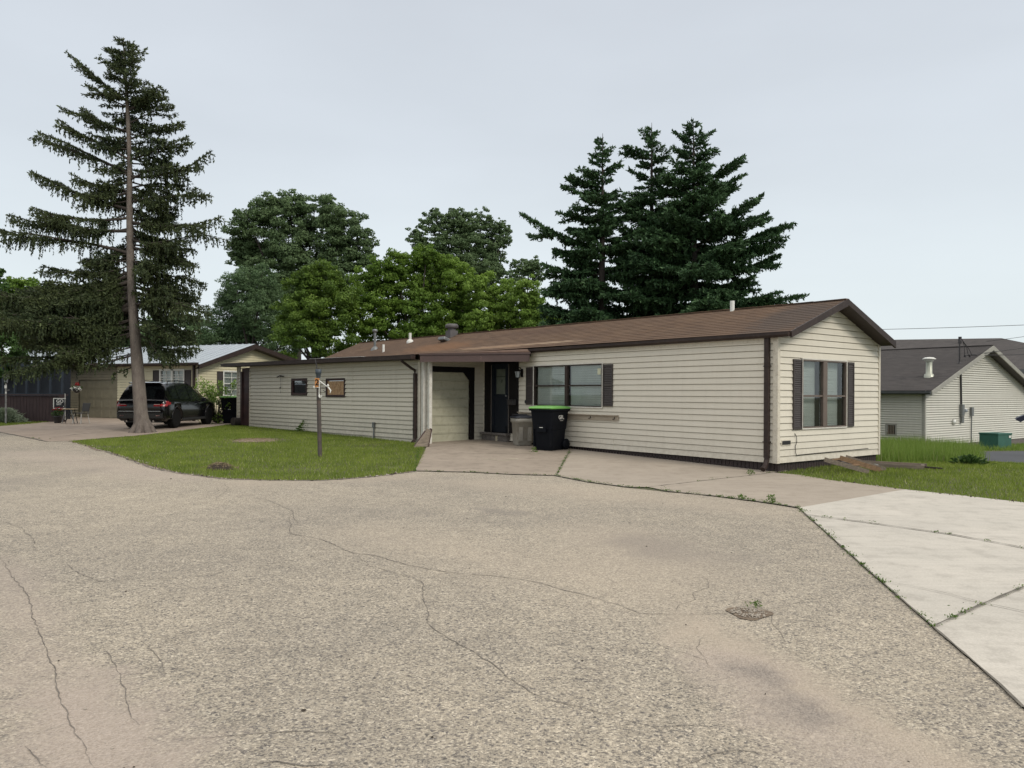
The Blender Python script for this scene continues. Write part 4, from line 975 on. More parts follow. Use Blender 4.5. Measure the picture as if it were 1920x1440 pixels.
def broadleaf(name, label, cat, Y, lobes, mat, lsize, seed, group=None, dens=1., base_px=None, sub=.34, spread=1.2, asp=1.5, ragged=1.12, bark='bark_dark'):
    r = np.random.default_rng(seed); cs = [at(x, y, Y + r.uniform(-spread, spread)) for x, y, q in lobes]; rs = [q * Y / F_PX for x, y, q in lobes]
    bx = sum(x for x, _, _ in lobes) / len(lobes) if base_px is None else base_px
    base = at(bx, 700, Y); base.z = G(base.x, base.y); root = thing(name, label, cat, base, 0, group)
    m = MB(Matrix.Translation(-base)); top = max(c.z for c in cs); mid = Vector((sum(c.x for c in cs) / len(cs), Y, base.z + (top - base.z) * .35))
    h = max(.02, .018 * (top - base.z)); m.tube([base - Vector((0, 0, .1)), base.lerp(mid, .5), mid], [h * 1.3, h, h * .85], n=9)
    for c, q in zip(cs, rs): p = mid.lerp(c, .55) + Vector((0, 0, -.1 * q)); m.tube([mid, p, c + Vector((0, 0, q * .4))], [h * .6, h * .35, h * .1], n=5)
    m.build('trunk', bark, root); C = Cards()
    for c, q in zip(cs, rs):
        c = np.array(c); ns = max(8, int(40 * (1 / sub * .34) ** 2 * dens))
        u = unit(r.normal(size=(ns, 3))); rr = r.uniform(.45, ragged, ns)
        sc = c + u * (rr * q)[:, None] * [1, .8, 1.]; sr = q * sub * r.uniform(.55, 1.25, ns)
        for p, s_, uu in zip(sc, sr, u):
            nl_ = max(12, int(12.566 * s_ * s_ / (lsize * lsize * .5) * .95)); v = unit(r.normal(size=(nl_, 3))); v[:, 2] = np.where(v[:, 2] < -.2, v[:, 2] * .55, v[:, 2])
            P = p + v * (s_ * r.uniform(.35, 1.05, nl_) ** .6)[:, None] * [1.15, 1.15, .8]
            d = unit(np.cross(v + r.normal(size=(nl_, 3)) * .6, r.normal(size=(nl_, 3))))
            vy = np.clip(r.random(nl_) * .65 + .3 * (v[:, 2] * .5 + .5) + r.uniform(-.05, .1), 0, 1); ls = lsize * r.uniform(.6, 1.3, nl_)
            C.add(P, d, ls, ls / asp, vy, v + r.normal(size=(nl_, 3)) * .5)
    o = C.build('crown', mat, root); o.data.transform(Matrix.Translation(-base)); return root
GB = 'trees standing behind the home'
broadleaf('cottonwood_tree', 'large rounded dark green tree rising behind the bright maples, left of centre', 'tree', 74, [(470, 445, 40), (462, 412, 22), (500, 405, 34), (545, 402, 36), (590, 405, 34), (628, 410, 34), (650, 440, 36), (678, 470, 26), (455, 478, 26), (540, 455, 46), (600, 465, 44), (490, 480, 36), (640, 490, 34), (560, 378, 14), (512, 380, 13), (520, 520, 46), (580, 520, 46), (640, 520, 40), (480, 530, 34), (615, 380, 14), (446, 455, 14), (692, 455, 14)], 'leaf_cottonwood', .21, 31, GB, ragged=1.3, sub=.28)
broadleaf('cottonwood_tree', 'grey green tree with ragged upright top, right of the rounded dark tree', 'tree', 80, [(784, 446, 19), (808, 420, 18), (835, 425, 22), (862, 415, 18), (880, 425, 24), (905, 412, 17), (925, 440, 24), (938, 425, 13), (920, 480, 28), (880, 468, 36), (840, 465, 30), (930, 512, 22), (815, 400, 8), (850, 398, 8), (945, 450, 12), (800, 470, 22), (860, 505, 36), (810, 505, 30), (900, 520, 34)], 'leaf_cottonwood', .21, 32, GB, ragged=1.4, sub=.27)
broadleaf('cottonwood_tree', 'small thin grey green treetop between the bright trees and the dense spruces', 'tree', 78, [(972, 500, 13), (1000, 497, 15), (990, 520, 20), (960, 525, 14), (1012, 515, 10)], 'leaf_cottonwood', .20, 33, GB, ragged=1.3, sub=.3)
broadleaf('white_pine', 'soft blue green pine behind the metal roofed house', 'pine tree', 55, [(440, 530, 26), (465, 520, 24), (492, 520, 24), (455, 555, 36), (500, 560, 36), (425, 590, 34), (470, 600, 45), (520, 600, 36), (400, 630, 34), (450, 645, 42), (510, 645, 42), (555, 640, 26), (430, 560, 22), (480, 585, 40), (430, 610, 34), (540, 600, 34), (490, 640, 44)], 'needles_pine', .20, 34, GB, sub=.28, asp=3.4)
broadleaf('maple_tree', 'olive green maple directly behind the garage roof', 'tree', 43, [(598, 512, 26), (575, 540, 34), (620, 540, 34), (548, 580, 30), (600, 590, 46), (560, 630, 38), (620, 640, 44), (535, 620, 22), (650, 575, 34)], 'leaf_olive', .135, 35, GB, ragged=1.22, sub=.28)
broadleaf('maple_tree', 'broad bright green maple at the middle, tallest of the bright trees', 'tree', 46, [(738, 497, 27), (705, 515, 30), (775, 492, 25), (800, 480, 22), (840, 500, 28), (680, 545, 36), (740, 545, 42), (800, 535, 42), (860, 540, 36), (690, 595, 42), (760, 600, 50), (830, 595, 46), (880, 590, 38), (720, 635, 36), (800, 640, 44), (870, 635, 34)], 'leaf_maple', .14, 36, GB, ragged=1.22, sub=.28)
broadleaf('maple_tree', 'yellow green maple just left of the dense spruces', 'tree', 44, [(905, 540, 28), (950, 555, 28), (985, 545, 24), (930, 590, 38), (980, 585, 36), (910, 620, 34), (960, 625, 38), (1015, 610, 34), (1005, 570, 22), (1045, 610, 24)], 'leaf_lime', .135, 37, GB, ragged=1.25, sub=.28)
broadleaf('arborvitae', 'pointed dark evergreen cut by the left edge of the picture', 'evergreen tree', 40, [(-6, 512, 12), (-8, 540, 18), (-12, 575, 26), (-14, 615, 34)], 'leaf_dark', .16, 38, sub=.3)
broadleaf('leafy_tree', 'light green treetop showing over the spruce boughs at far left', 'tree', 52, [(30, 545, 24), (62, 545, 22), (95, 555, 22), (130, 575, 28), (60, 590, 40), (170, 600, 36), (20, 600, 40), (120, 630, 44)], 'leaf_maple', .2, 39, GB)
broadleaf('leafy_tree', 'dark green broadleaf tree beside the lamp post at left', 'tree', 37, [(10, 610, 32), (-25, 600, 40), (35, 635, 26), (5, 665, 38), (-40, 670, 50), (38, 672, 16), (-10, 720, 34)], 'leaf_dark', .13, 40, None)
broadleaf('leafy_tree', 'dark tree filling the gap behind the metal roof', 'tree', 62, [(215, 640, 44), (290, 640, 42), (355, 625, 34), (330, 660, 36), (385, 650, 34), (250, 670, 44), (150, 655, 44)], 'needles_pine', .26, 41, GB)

# ------------------------------------------------------------------ grass
def in_poly(P, poly):
    x, y = P[:, 0], P[:, 1]; c = np.zeros(len(P), bool); k = len(poly)
    for i in range(k):
        (x0, y0), (x1, y1) = poly[i], poly[(i + 1) % k]
        t = ((y0 > y) != (y1 > y)); xi = (x1 - x0) * (y - y0) / ((y1 - y0) + 1e-12) + x0; c ^= t & (x < xi)
    return c
def grass(name, poly, dens, h, w, mat, excl=(), seed=0, bare=(), lean=.35, jitter=.0):
    r = np.random.default_rng(seed); poly = np.array(poly)
    lo, hi = poly.min(0), poly.max(0); n_ = int(dens * (hi[0] - lo[0]) * (hi[1] - lo[1])); P = r.uniform(lo, hi, (n_, 2)); P = P[in_poly(P + r.normal(size=P.shape) * jitter, poly)]
    for q in excl: P = P[~in_poly(P, q)]
    for (bx, by, rx, ry, amt) in bare:
        d = ((P[:, 0] - bx) / rx) ** 2 + ((P[:, 1] - by) / ry) ** 2; P = P[r.random(len(P)) > amt * np.exp(-d)]
    k = len(P); z = g(P[:, 0], P[:, 1]); a = r.uniform(0, 6.283, k); hh = h * r.uniform(.5, 1.3, k) * (1 + .3 * np.sin(P[:, 0] * 1.3 + 1) * np.sin(P[:, 1] * 1.1))
    ww = w * r.uniform(.6, 1.3, k) / 2; dx, dy = np.cos(a) * ww, np.sin(a) * ww; l1, l2 = r.normal(size=k) * lean * hh, r.normal(size=k) * lean * hh
    V = np.stack([np.stack([P[:, 0] - dx, P[:, 1] - dy, z - .01], 1), np.stack([P[:, 0] + dx, P[:, 1] + dy, z - .01], 1), np.stack([P[:, 0] + l1, P[:, 1] + l2, z + hh], 1)], 1).reshape(-1, 3)
    o = npmesh(name, V, np.arange(len(V)).reshape(-1, 3), mat, None, np.clip(r.random(k) ** 1.2, 0, 1)); o['kind'] = 'stuff'; return o
shed_base = [(S0.x, S0.y), (S1w.x, S1w.y)]
lawn = [X(*p) for p in LAWN_CURVE] + [X(790, 861), X(797, 846), X(792, 838), (S0.x, S0.y), (S1w.x, S1w.y), X(440, 795), X(332, 809.5), X(250, 818), X(140, 827)]
mb1, mb2, mb3 = X(480, 827), X(412, 880), X(160, 838)
tr0 = X(267, 812)
grass('lawn_grass', lawn, 900, .050, .013, 'grass_blade', seed=1, bare=[(mb1[0], mb1[1], .8, .9, 1.1), (X(505, 824)[0], X(505, 824)[1], .5, .6, 1.0), (mb3[0], mb3[1], 1.2, .5, .8), (X(415, 838)[0], X(415, 838)[1], .4, .5, .6), (X(300, 850)[0], X(300, 850)[1], .5, .3, .6), (X(560, 880)[0], X(560, 880)[1], .5, .25, .5), (X(700, 835)[0], X(700, 835)[1], .6, .4, .5), (X(740, 876)[0], X(740, 876)[1], .4, .25, .6), (mb2[0], mb2[1], .28, .2, 1.), (tr0[0], tr0[1], .9, .8, .55)], jitter=.035)
ra = [X(*p) for p in ((1457, 886), (1558, 901.5), (1697, 918.5), (1810, 931), (1920, 943.5), (2150, 972.5), (2450, 1010))] + [X(2450, 890), X(1845, 866), X(1790, 864), tw(-.2, -WID).to_2d()[:], tw(.02, -WID).to_2d()[:], tw(.02, 0).to_2d()[:]]
grass('lawn_grass', ra, 800, .055, .013, 'grass_blade', seed=2, jitter=.04)
rb = [tw(.2, -WID - .05).to_2d()[:], X(1740, 868), X(1830, 870), X(1842, 860), X(1800, 850), X(1800, 842), (17.9, 33.7), (14.5, 36.4), tw(12, -WID - .05).to_2d()[:]]
grass('tall_grass', rb, 260, .42, .016, 'tall_grass_blade', seed=3, lean=.22, jitter=.12)
lb = [X(0, 799.5), X(60, 795), X(125, 788), X(131, 778), X(100, 774), X(0, 774), X(-110, 776), X(-110, 796)]
grass('lawn_grass', lb, 350, .055, .018, 'grass_blade', seed=4)
rc = [X(1795, 846), X(1850, 845), X(2000, 845), X(2000, 838), (30, 40), (18.2, 33.9)]
grass('tall_grass', rc, 110, .16, .03, 'tall_grass_blade', seed=5, lean=.3)

def weed(name, label, pos, R_, h, n_, seed, mat='weed_leaf', ls=.05, group=None, cat='weed', shape=1., asp=2.4):
    r = np.random.default_rng(seed); root_z = G(pos[0], pos[1]); C = Cards(); P = r.normal(size=(n_, 3)) * [R_ * .45, R_ * .45 * shape, 0]
    hz = np.abs(r.random(n_)) ** .8 * h * np.exp(-((P[:, 0] / R_) ** 2)); P[:, 2] = hz
    d = unit(P * [1, 1, .3] + r.normal(size=P.shape) * [.05, .05, .05] + [0, 0, .06]); C.add(P, d, r.uniform(.6, 1.3, n_) * ls, r.uniform(.6, 1.3, n_) * ls / asp, r.random(n_))
    o = C.build(name, mat, None); o.location = (pos[0], pos[1], root_z + .005); tag(o, label, cat, group); return o
# weeds in the joints: one strip of ground cover
def joint_weeds(lines, dens, seed):
    r = np.random.default_rng(seed); C = Cards()
    for pts, amt in lines:
        P = [np.array(X(*p)) for p in pts]
        for a, c in zip(P, P[1:]):
            L = np.linalg.norm(c - a); t = 0
            while t < L:
                t += r.exponential(.12 / amt); q = a + (c - a) * min(1, t / L); k = int(r.integers(4, 22)); s_ = r.uniform(.010, .032) * (2 if r.random() < .06 else 1)
                Q = np.concatenate([q + r.normal(size=(k, 2)) * s_, r.random((k, 1)) * s_ * 1.1], 1); Q[:, 2] += g(Q[:, 0], Q[:, 1]) + .015
                d = unit(r.normal(size=(k, 3)) + [0, 0, .5]); C.add(Q, d, r.uniform(.012, .03, k), r.uniform(.005, .012, k), r.random(k))
    o = C.build('joint_weeds', 'weed_leaf', None); o['kind'] = 'stuff'
joint_weeds([(DRIVE_EDGE[:1] + [(800, 884), (830, 885)], 1.3), ([(850, 885.5), (870, 886)], 1), ([(880, 886), (915, 888)], 2.2), ([(930, 889), (1000, 891)], 1), ([(1000, 891), (1043, 892.6), (1100, 904), (1175, 914)], 1.6), (DRIVE_EDGE[5:], 2.2), (NEW_EDGE[:4], 1.0), ([(1690, 1125), (1750, 1178)], .25),
             ([(1043, 892.6), (1068, 846)], .9), ([(1216, 914), (1450, 886.5)], .22), ([(1512, 967), (1640, 984), (1780, 1004), (1920, 1030)], .3), ([(1752, 1178), (1840, 1137), (1920, 1103)], .35), ([(1378, 1145), (1400, 1139), (1420, 1140)], 1.0), ([(140, 827), (60, 822)], .4), ([(787, 834), (778, 884)], 1.2)], 1, 9)
weed('weed_clump', 'green weed clump at the garage wall behind the leaning pole', X(576, 809), .34, .42, 420, 51, ls=.11)
weed('weed_clump', 'small weed at the garage corner beside the log', X(467, 797), .42, .40, 260, 52, ls=.12)
weed('weed_clump', 'feathery weed standing tallest in the joint before the new concrete', X(1447, 944), .08, .14, 100, 53, ls=.04)
weed('weed_clump', 'low feathery weed left of the tallest joint weed', X(1392, 936), .10, .07, 70, 54, ls=.04)
weed('weed_clump', 'small weed at the concrete joint under the home wall', X(1408, 889), .07, .10, 70, 55, ls=.04)
weed('weed_clump', 'pale weed sprouting in front of the wheeled cart', X(1001, 848), .09, .15, 70, 56, ls=.05)
weed('weed_clump', 'broad dark weed at the edge of the tall grass', X(1820, 872), .34, .22, 300, 57, ls=.13, mat='leaf_dark')
weed('weed_clump', 'weed tuft on the rim of the pothole', X(1420, 1139), .03, .05, 30, 58, ls=.02)
# ================================================================== neighbouring buildings
def frame2(p, d):                      # local (a along d, out, z) at world point p
    d = Vector((d[0], d[1])).normalized(); n_ = Vector((d.y, -d.x))
    return Matrix(((d.x, n_.x, 0, p[0]), (d.y, n_.y, 0, p[1]), (0, 0, 1, 0), (0, 0, 0, 1)))
def wall_px(M4, px, py):
    a, b = ray(px, py); Mi = M4.inverted(); o_ = Mi @ Vector((0, 0, CAMZ)); d = Mi.to_3x3() @ Vector((a, 1, b)); k = -o_.y / d.y
    p = o_ + d * k; return p.x, p.z
pmat('metal_roof', (.42, .46, .49), (.36, .40, .43), scale=2, rough=.38, metal=.35)
pmat('soffit_dark', (.07, .06, .06))
# --- metal-roofed house at left
N0 = at(372, 700, 34.5).to_2d(); fd = Vector((-.906, .422)).normalized() * 1.0; fd = Vector((-math.sin(R(66)), math.cos(R(66)))); gd = Vector((math.cos(R(66)), math.sin(R(66))))
nh = thing('neighbour_house', 'cream house with pale metal roof and tan garage door behind the parked black car', 'house', (N0.x, N0.y, G(*N0)))
NI = Matrix.Translation((N0.x, N0.y, G(*N0))).inverted()
zb = G(*N0); ez, pz_, PW, TW_ = 2.86, 3.86, 3.15, 8.4
MF = frame2(N0, -fd); MG = frame2(N0, gd)      # front wall runs to negative a ; gable to positive a
def L(M4): return NI @ M4
def gx(z):
    if z <= ez: return (0, TW_)
    t = (z - ez) / (pz_ - ez); return (PW * t, TW_ - (TW_ - PW) * t)
gw1 = rect(lambda x, y: wall_px(MG, x, y), 419, 697, 449, 742)
fw1 = rect(lambda x, y: wall_px(MF, x, y), 301, 694, 345, 720)
gdoor = rect(lambda x, y: wall_px(MF, x, y), 148, 712, 238, 777)
m = MB(L(MG)); siding(m, 0, 0, zb - .1, pz_ - .03, holes=[gw1], ext=gx, course=.125)
m.mtx = L(MF); siding(m, -5.2, 0, zb - .1, ez, holes=[fw1], course=.125)
m.build('wall', 'siding_warm', nh)
m = MB(L(MF)); siding(m, -16.5, -5.2, zb - .1, ez, holes=[(gdoor[0], gdoor[1], zb - .2, gdoor[3])], course=.125)
m.build('garage_front_wall', pmat('siding_tan', (.25, .22, .15), (.21, .185, .13)).name, nh)
m = MB(L(MF)); z = zb - .02
nrow = 4; ph = (gdoor[3] - zb) / nrow
m.box(gdoor[0], gdoor[1], -.05, -.03, zb - .05, gdoor[3])
for i in range(nrow):
    for j in range(6):
        w_ = (gdoor[1] - gdoor[0]) / 6; a0 = gdoor[0] + j * w_
        m.box(a0 + .07, a0 + w_ - .07, -.03, -.018, zb + i * ph + .07, zb + (i + 1) * ph - .07)
    m.box(gdoor[0], gdoor[1], -.03, -.024, zb + i * ph - .004, zb + i * ph + .012)
m.build('garage_door', pmat('garage_tan', (.22, .20, .14), (.19, .17, .12), rough=.5).name, nh)
window(nh, L(MG), *gw1, frame='pvc_white', casing='pvc_white', panes=1, rail=.5, muntin=(2, 4), blinds=True, depth=.08, cas=.05)
window(nh, L(MF), *fw1, frame='pvc_white', casing='pvc_white', panes=2, rail=.5, muntin=(2, 3), blinds=True, depth=.08, cas=.05)
shutter(nh, L(MG), gw1[0] - .42, gw1[0] - .07, gw1[2], gw1[3]); shutter(nh, L(MF), fw1[0] - .45, fw1[0] - .07, fw1[2] - .2, fw1[3]); shutter(nh, L(MF), fw1[1] + .07, fw1[1] + .45, fw1[2] - .2, fw1[3])
m = MB(L(MF)); m.box(-.26, -.16, .03, .10, zb, ez); m.build('downspout', 'trim_brown', nh)
m = MB(L(MF)); m.box(-.10, 0, .0, .03, zb, ez); m.build('corner_trim', 'trim_cream', nh)
m = MB(L(MF)); gutter(m, -17, .35, .32, ez + .08, .12, .12); m.box(-17, .3, .0, .32, ez - .03, ez - .01); m.build('gutter', 'trim_brown', nh)
# roof slabs with ribs, sloping up from the front eave to the ridge (ridge runs along fd)
def ns(a, s, z): p = N0 + fd * a + gd * s; return NI @ Vector((p.x, p.y, z))
m = MB(); A0, A1 = -.42, 17.0; sl = (pz_ - ez) / PW
for i in range(44):
    a = A0 + (A1 - A0) * i / 44; c = A0 + (A1 - A0) * (i + 1) / 44; e_ = .035
    za, zp = ez + .10 - .30 * sl, pz_ + .13
    m.add([ns(a, -.33, za), ns(c - e_, -.33, za), ns(c - e_, PW, zp), ns(a, PW, zp), ns(c - e_ * .7, -.33, za + .035), ns(c - e_ * .7, PW, zp + .035), ns(c, -.33, za), ns(c, PW, zp)], [(0, 1, 2, 3), (1, 4, 5, 2), (4, 6, 7, 5)])
m.add([ns(A0, PW, pz_ + .13), ns(A1, PW, pz_ + .13), ns(A1, TW_ + .3, ez + .02), ns(A0, TW_ + .3, ez + .02)], [(0, 1, 2, 3)])
m.build('roof', 'metal_roof', nh)
m = MB()
for (s0, s1, z0, z1) in ((-.33, PW, ez + .10 - .30 * sl, pz_ + .12), (PW, TW_ + .3, pz_ + .12, ez)):
    m.add([ns(A0, s0, z0), ns(A0, s1, z1), ns(A0, s1, z1 - .26), ns(A0, s0, z0 - .2), ns(A0 + .05, s0, z0), ns(A0 + .05, s1, z1), ns(A0 + .05, s1, z1 - .26), ns(A0 + .05, s0, z0 - .2)], [(0, 1, 2, 3), (4, 5, 6, 7), (0, 1, 5, 4), (3, 2, 6, 7), (0, 3, 7, 4), (1, 2, 6, 5)])
    m.add([ns(A0, s0, z0 - .2), ns(A0, s1, z1 - .26), ns(.0, s1, z1 - .26), ns(.0, s0, z0 - .2)], [(0, 1, 2, 3)])
m.build('fascia', 'trim_brown', nh)
m = MB(); m.add([ns(A0, PW, pz_ - .05), ns(A0, PW, pz_ + .16)] + [ns(A0, PW, pz_)], [(0, 1, 2)])
m = MB(); m.add([ns(.1, .1, zb), ns(16.4, .1, zb), ns(16.4, 8.3, zb), ns(.1, 8.3, zb), ns(.1, .1, ez - .02), ns(16.4, .1, ez - .02), ns(16.4, 8.3, ez - .02), ns(.1, 8.3, ez - .02)], [(3, 2, 6, 7), (1, 2, 6, 5), (4, 5, 6, 7)]); m.build('rear_wall', 'siding_tan', nh)
# covered dark porch at the far left end, brown board wall in front of it
bp = [at(-60, 700, 35.5), at(117, 700, 35.2)]
pr = thing('covered_porch', 'dark blue screened porch under the left end of the metal roof', 'porch', (bp[0].x, bp[0].y, G(*bp[0].to_2d())))
Bp = Vector(pr.location); M4 = Matrix.Translation(-Bp) @ frame2(bp[0].to_2d(), bp[1].to_2d() - bp[0].to_2d()); LW = (bp[1] - bp[0]).length; zg = Bp.z
m = MB(M4)
for k in range(9): a = LW * k / 8; m.box(a - .04, a + .04, -.04, .04, zg, zg + 2.55)
m.box(0, LW, -.03, .03, zg + 1.1, zg + 1.2); m.box(0, LW, -.05, .05, zg + 2.45, zg + 2.62); m.build('frame', pmat('porch_blue', (.02, .03, .045)).name, pr)
m = MB(M4); m.box(0, LW, -.6, -.55, zg, zg + 2.5); m.build('screen', pmat('porch_screen', (.010, .014, .022)).name, pr)
fe = [at(-70, 740, 33.2), at(122, 740, 33.2)]; ff = thing('board_fence', 'dark brown low board fence beside the garage with flat top rail', 'fence', (fe[0].x, fe[0].y, G(*fe[0].to_2d())))
Bf = Vector(ff.location); M4 = Matrix.Translation(-Bf) @ frame2(fe[0].to_2d(), fe[1].to_2d() - fe[0].to_2d()); LW = (fe[1] - fe[0]).length; zf = Bf.z
m = MB(M4); k = 0
pmat('fence_brown', (.050, .030, .030), (.034, .021, .022), scale=3, rough=.85, stretch=(4, 4, .4), c3=(.08, .06, .055), s3=9)
while k * .14 < LW - .1: m.box(k * .14, k * .14 + .128, -.01, .012 + .004 * (k % 2), zf - .05, zf + 1.12 + .004 * (k % 3)); k += 1
m.build('boards', 'fence_brown', ff)
m = MB(M4); m.box(-.1, LW + .1, -.06, .09, zf + 1.15, zf + 1.20); m.build('top_rail', 'fence_brown', ff)
m = MB(M4); m.box(LW - .22, LW, -.08, .10, zf - .05, zf + 1.15); m.build('post', 'fence_brown', ff)
# yard sign in front of the fence, its right part behind the post of the fence corner
sp = at(112, 756, 33.0); sg = thing('yard_sign', 'black sign with white border and lettering hanging on brown fence', 'sign', (sp.x, sp.y, G(sp.x, sp.y)))
m = MB(); zc = sp.z - G(sp.x, sp.y); m.box(-.27, .27, -.02, 0, zc - .24, zc + .22); m.build('board', pmat('sign_black', (.008, .009, .012)).name, sg)
m = MB()
for q in ((-.27, .27, zc + .19, zc + .22), (-.27, .27, zc - .24, zc - .21), (-.27, -.235, zc - .21, zc + .19)): m.box(q[0], q[1], -.026, -.0201, q[2], q[3])
m.build('border', 'pvc_white', sg)
Mr = Matrix.Rotation(R(90), 4, 'X')
text_mesh('GO', .20, 'lettering', 'pvc_white', sg, Matrix.Translation((.02, -.024, zc + .085)) @ Mr, .004)
text_mesh('GOT', .105, 'lettering', 'pvc_white', sg, Matrix.Translation((-.02, -.024, zc - .045)) @ Mr, .002)
text_mesh('S', .085, 'lettering', 'pvc_white', sg, Matrix.Translation((.18, -.024, zc - .15)) @ Mr)
m = MB(); m.tube([(.24, .0, .1), (.24, -.02, zc + .42)], .012, n=6); m.build('stake', 'pvc_white', sg)
# lamp post
lp0 = gnd(11, 775); lp0 = at(11, 774, 31.5); lp0.z = G(lp0.x, lp0.y); lamp = thing('lamp_post', 'black lantern on a thin pale post with little number tags, far left', 'lamp post', lp0)
H = at(11, 719, 31.5).z - lp0.z
m = MB(); m.tube([(0, 0, 0), (0, 0, H)], .035, n=8); m.bar((0, 0, H - .28), (.14, 0, H - .27), .02); m.build('post', pmat('post_pale', (.35, .34, .32), (.10, .10, .10), scale=4).name, lamp)
m = MB(); m.lathe([(.05, 0), (.08, .03), (.075, .04)], (0, 0, H), 6, False); m.lathe([(.16, .27), (.155, .29), (.05, .39), (.02, .42), (.02, .46)], (0, 0, H), 6, False)
for q in range(6): t = q * math.pi / 3; m.bar((.078 * math.cos(t), .078 * math.sin(t), H + .03), (.115 * math.cos(t), .115 * math.sin(t), H + .28), .012)
m.build('lantern', 'dark_metal', lamp)
m = MB(); m.lathe([(.065, .04), (.10, .27)], (0, 0, H), 6, False); m.build('lantern_glass', 'lamp_glass', lamp)
m = MB(); m.box(-.03, .06, -.05, -.04, H - .20, H - .08); m.box(0, .05, -.05, -.04, H - .42, H - .34); m.build('number_plate', 'pvc_white', lamp)
# silvery planting under the lamp, pots, table, chair
o = weed('silver_shrub', 'low silvery grey shrub round the foot of the lamp post', tuple(at(8, 775, 32.3).to_2d()), .72, .62, 3600, 60, mat='silver_leaf', ls=.13, cat='shrub', shape=.6, asp=4)
pp = at(108, 778, 32.2); fp = thing('flower_pot', 'dark pot of red flowers standing before the brown fence corner', 'flower pot', (pp.x, pp.y, G(pp.x, pp.y)))
m = MB(); m.lathe([(.12, 0), (.17, .26), (.185, .27), (.18, .30), (.15, .30)], n=16); m.build('pot', 'dark_metal', fp)
def puff(parent, name, mat, c, r3, n_, ls, seed):
    r = np.random.default_rng(seed); C = Cards(); v = unit(r.normal(size=(n_, 3))); P = np.array(c) + v * r.uniform(.4, 1, (n_, 1)) * np.array(r3); C.add(P, r.normal(size=(n_, 3)), r.uniform(.6, 1.3, n_) * ls, r.uniform(.6, 1.3, n_) * ls * .6, r.random(n_)); return C.build(name, mat, parent)
puff(fp, 'foliage', 'leaf_dark', (0, 0, .42), (.28, .2, .2), 260, .08, 61); puff(fp, 'blossom', 'petal_red', (.02, -.02, .60), (.22, .16, .09), 60, .07, 62)
hp = at(144, 728, 32.6); hb_ = thing('hanging_basket', 'hanging basket of white and red flowers before the tan garage', 'hanging basket', (hp.x, hp.y, hp.z - .12))
m = MB(); m.lathe([(.05, -.08), (.14, 0), (.18, .10), (.17, .11)], n=14); m.build('basket', 'dark_metal', hb_)
m = MB()
for q in range(3): t = q * 2.09; m.tube([(.17 * math.cos(t), .17 * math.sin(t), .1), (0, 0, .62)], .006, n=4)
m.tube([(0, 0, .62), (0, .02, .78)], .006, n=4); m.build('hanger', 'dark_metal', hb_)
puff(hb_, 'foliage', 'leaf_dark', (0, 0, .12), (.24, .2, .12), 200, .07, 63); puff(hb_, 'white_blossom', 'petal_white', (.03, -.10, .10), (.24, .16, .11), 80, .10, 64); puff(hb_, 'red_blossom', 'petal_red', (.02, 0, .30), (.13, .12, .08), 50, .07, 65)
tp_ = at(131, 779, 31.8); tb = thing('folding_table', 'small folding table with tan top and crossed dark legs next to a chair', 'table', (tp_.x, tp_.y, G(tp_.x, tp_.y)), R(8))
m = MB(); m.box(-.24, .24, -.2, .2, .60, .625); m.build('tabletop', pmat('table_top', (.40, .31, .18), (.33, .25, .15)).name, tb, bevel=.006)
for sx, sy in ((-.2, -.16), (.2, -.16), (-.2, .16), (.2, .16)):
    m = MB(); m.bar((sx * 1.2, sy, 0), (sx * .55, sy, .60), .022); m.build('leg', 'metal_grey' if sy < 0 else 'dark_metal', tb)
m = MB(); m.bar((-.18, 0, .28), (.18, 0, .30), .02); m.bar((-.15, 0, .12), (.1, 0, .55), .02); m.bar((.15, .02, .12), (-.1, .02, .55), .02); m.build('brace', 'dark_metal', tb)
cp = at(152, 778, 32.0); ch = thing('plastic_chair', 'dark plastic chair with pale thin metal legs by the garage door', 'chair', (cp.x, cp.y, G(cp.x, cp.y)), R(-18))
m = MB(); m.box(-.23, .23, -.22, .22, .42, .45); m.build('seat', pmat('chair_plastic', (.035, .033, .03)).name, ch, bevel=.01)
m = MB(); m.add([(-.19, .20, .50), (.19, .20, .50), (.21, .28, .86), (-.21, .28, .86), (-.19, .225, .50), (.19, .225, .50), (.21, .305, .86), (-.21, .305, .86)], [(0, 1, 2, 3), (4, 5, 6, 7), (0, 1, 5, 4), (1, 2, 6, 5), (2, 3, 7, 6), (3, 0, 4, 7)]); m.build('backrest', 'chair_plastic', ch, bevel=.02)
m = MB(); m.bar((-.17, .2, .42), (-.18, .24, .6), .02); m.bar((.17, .2, .42), (.18, .24, .6), .02); m.build('back_frame', 'metal_grey', ch)
for sx in (-.2, .2):
    for sy in (-.19, .19): m = MB(); m.tube([(sx * .95, sy * .8, .43), (sx * 1.1, sy * 1.2, 0)], .012, n=6); m.build('leg', 'pvc_white', ch)
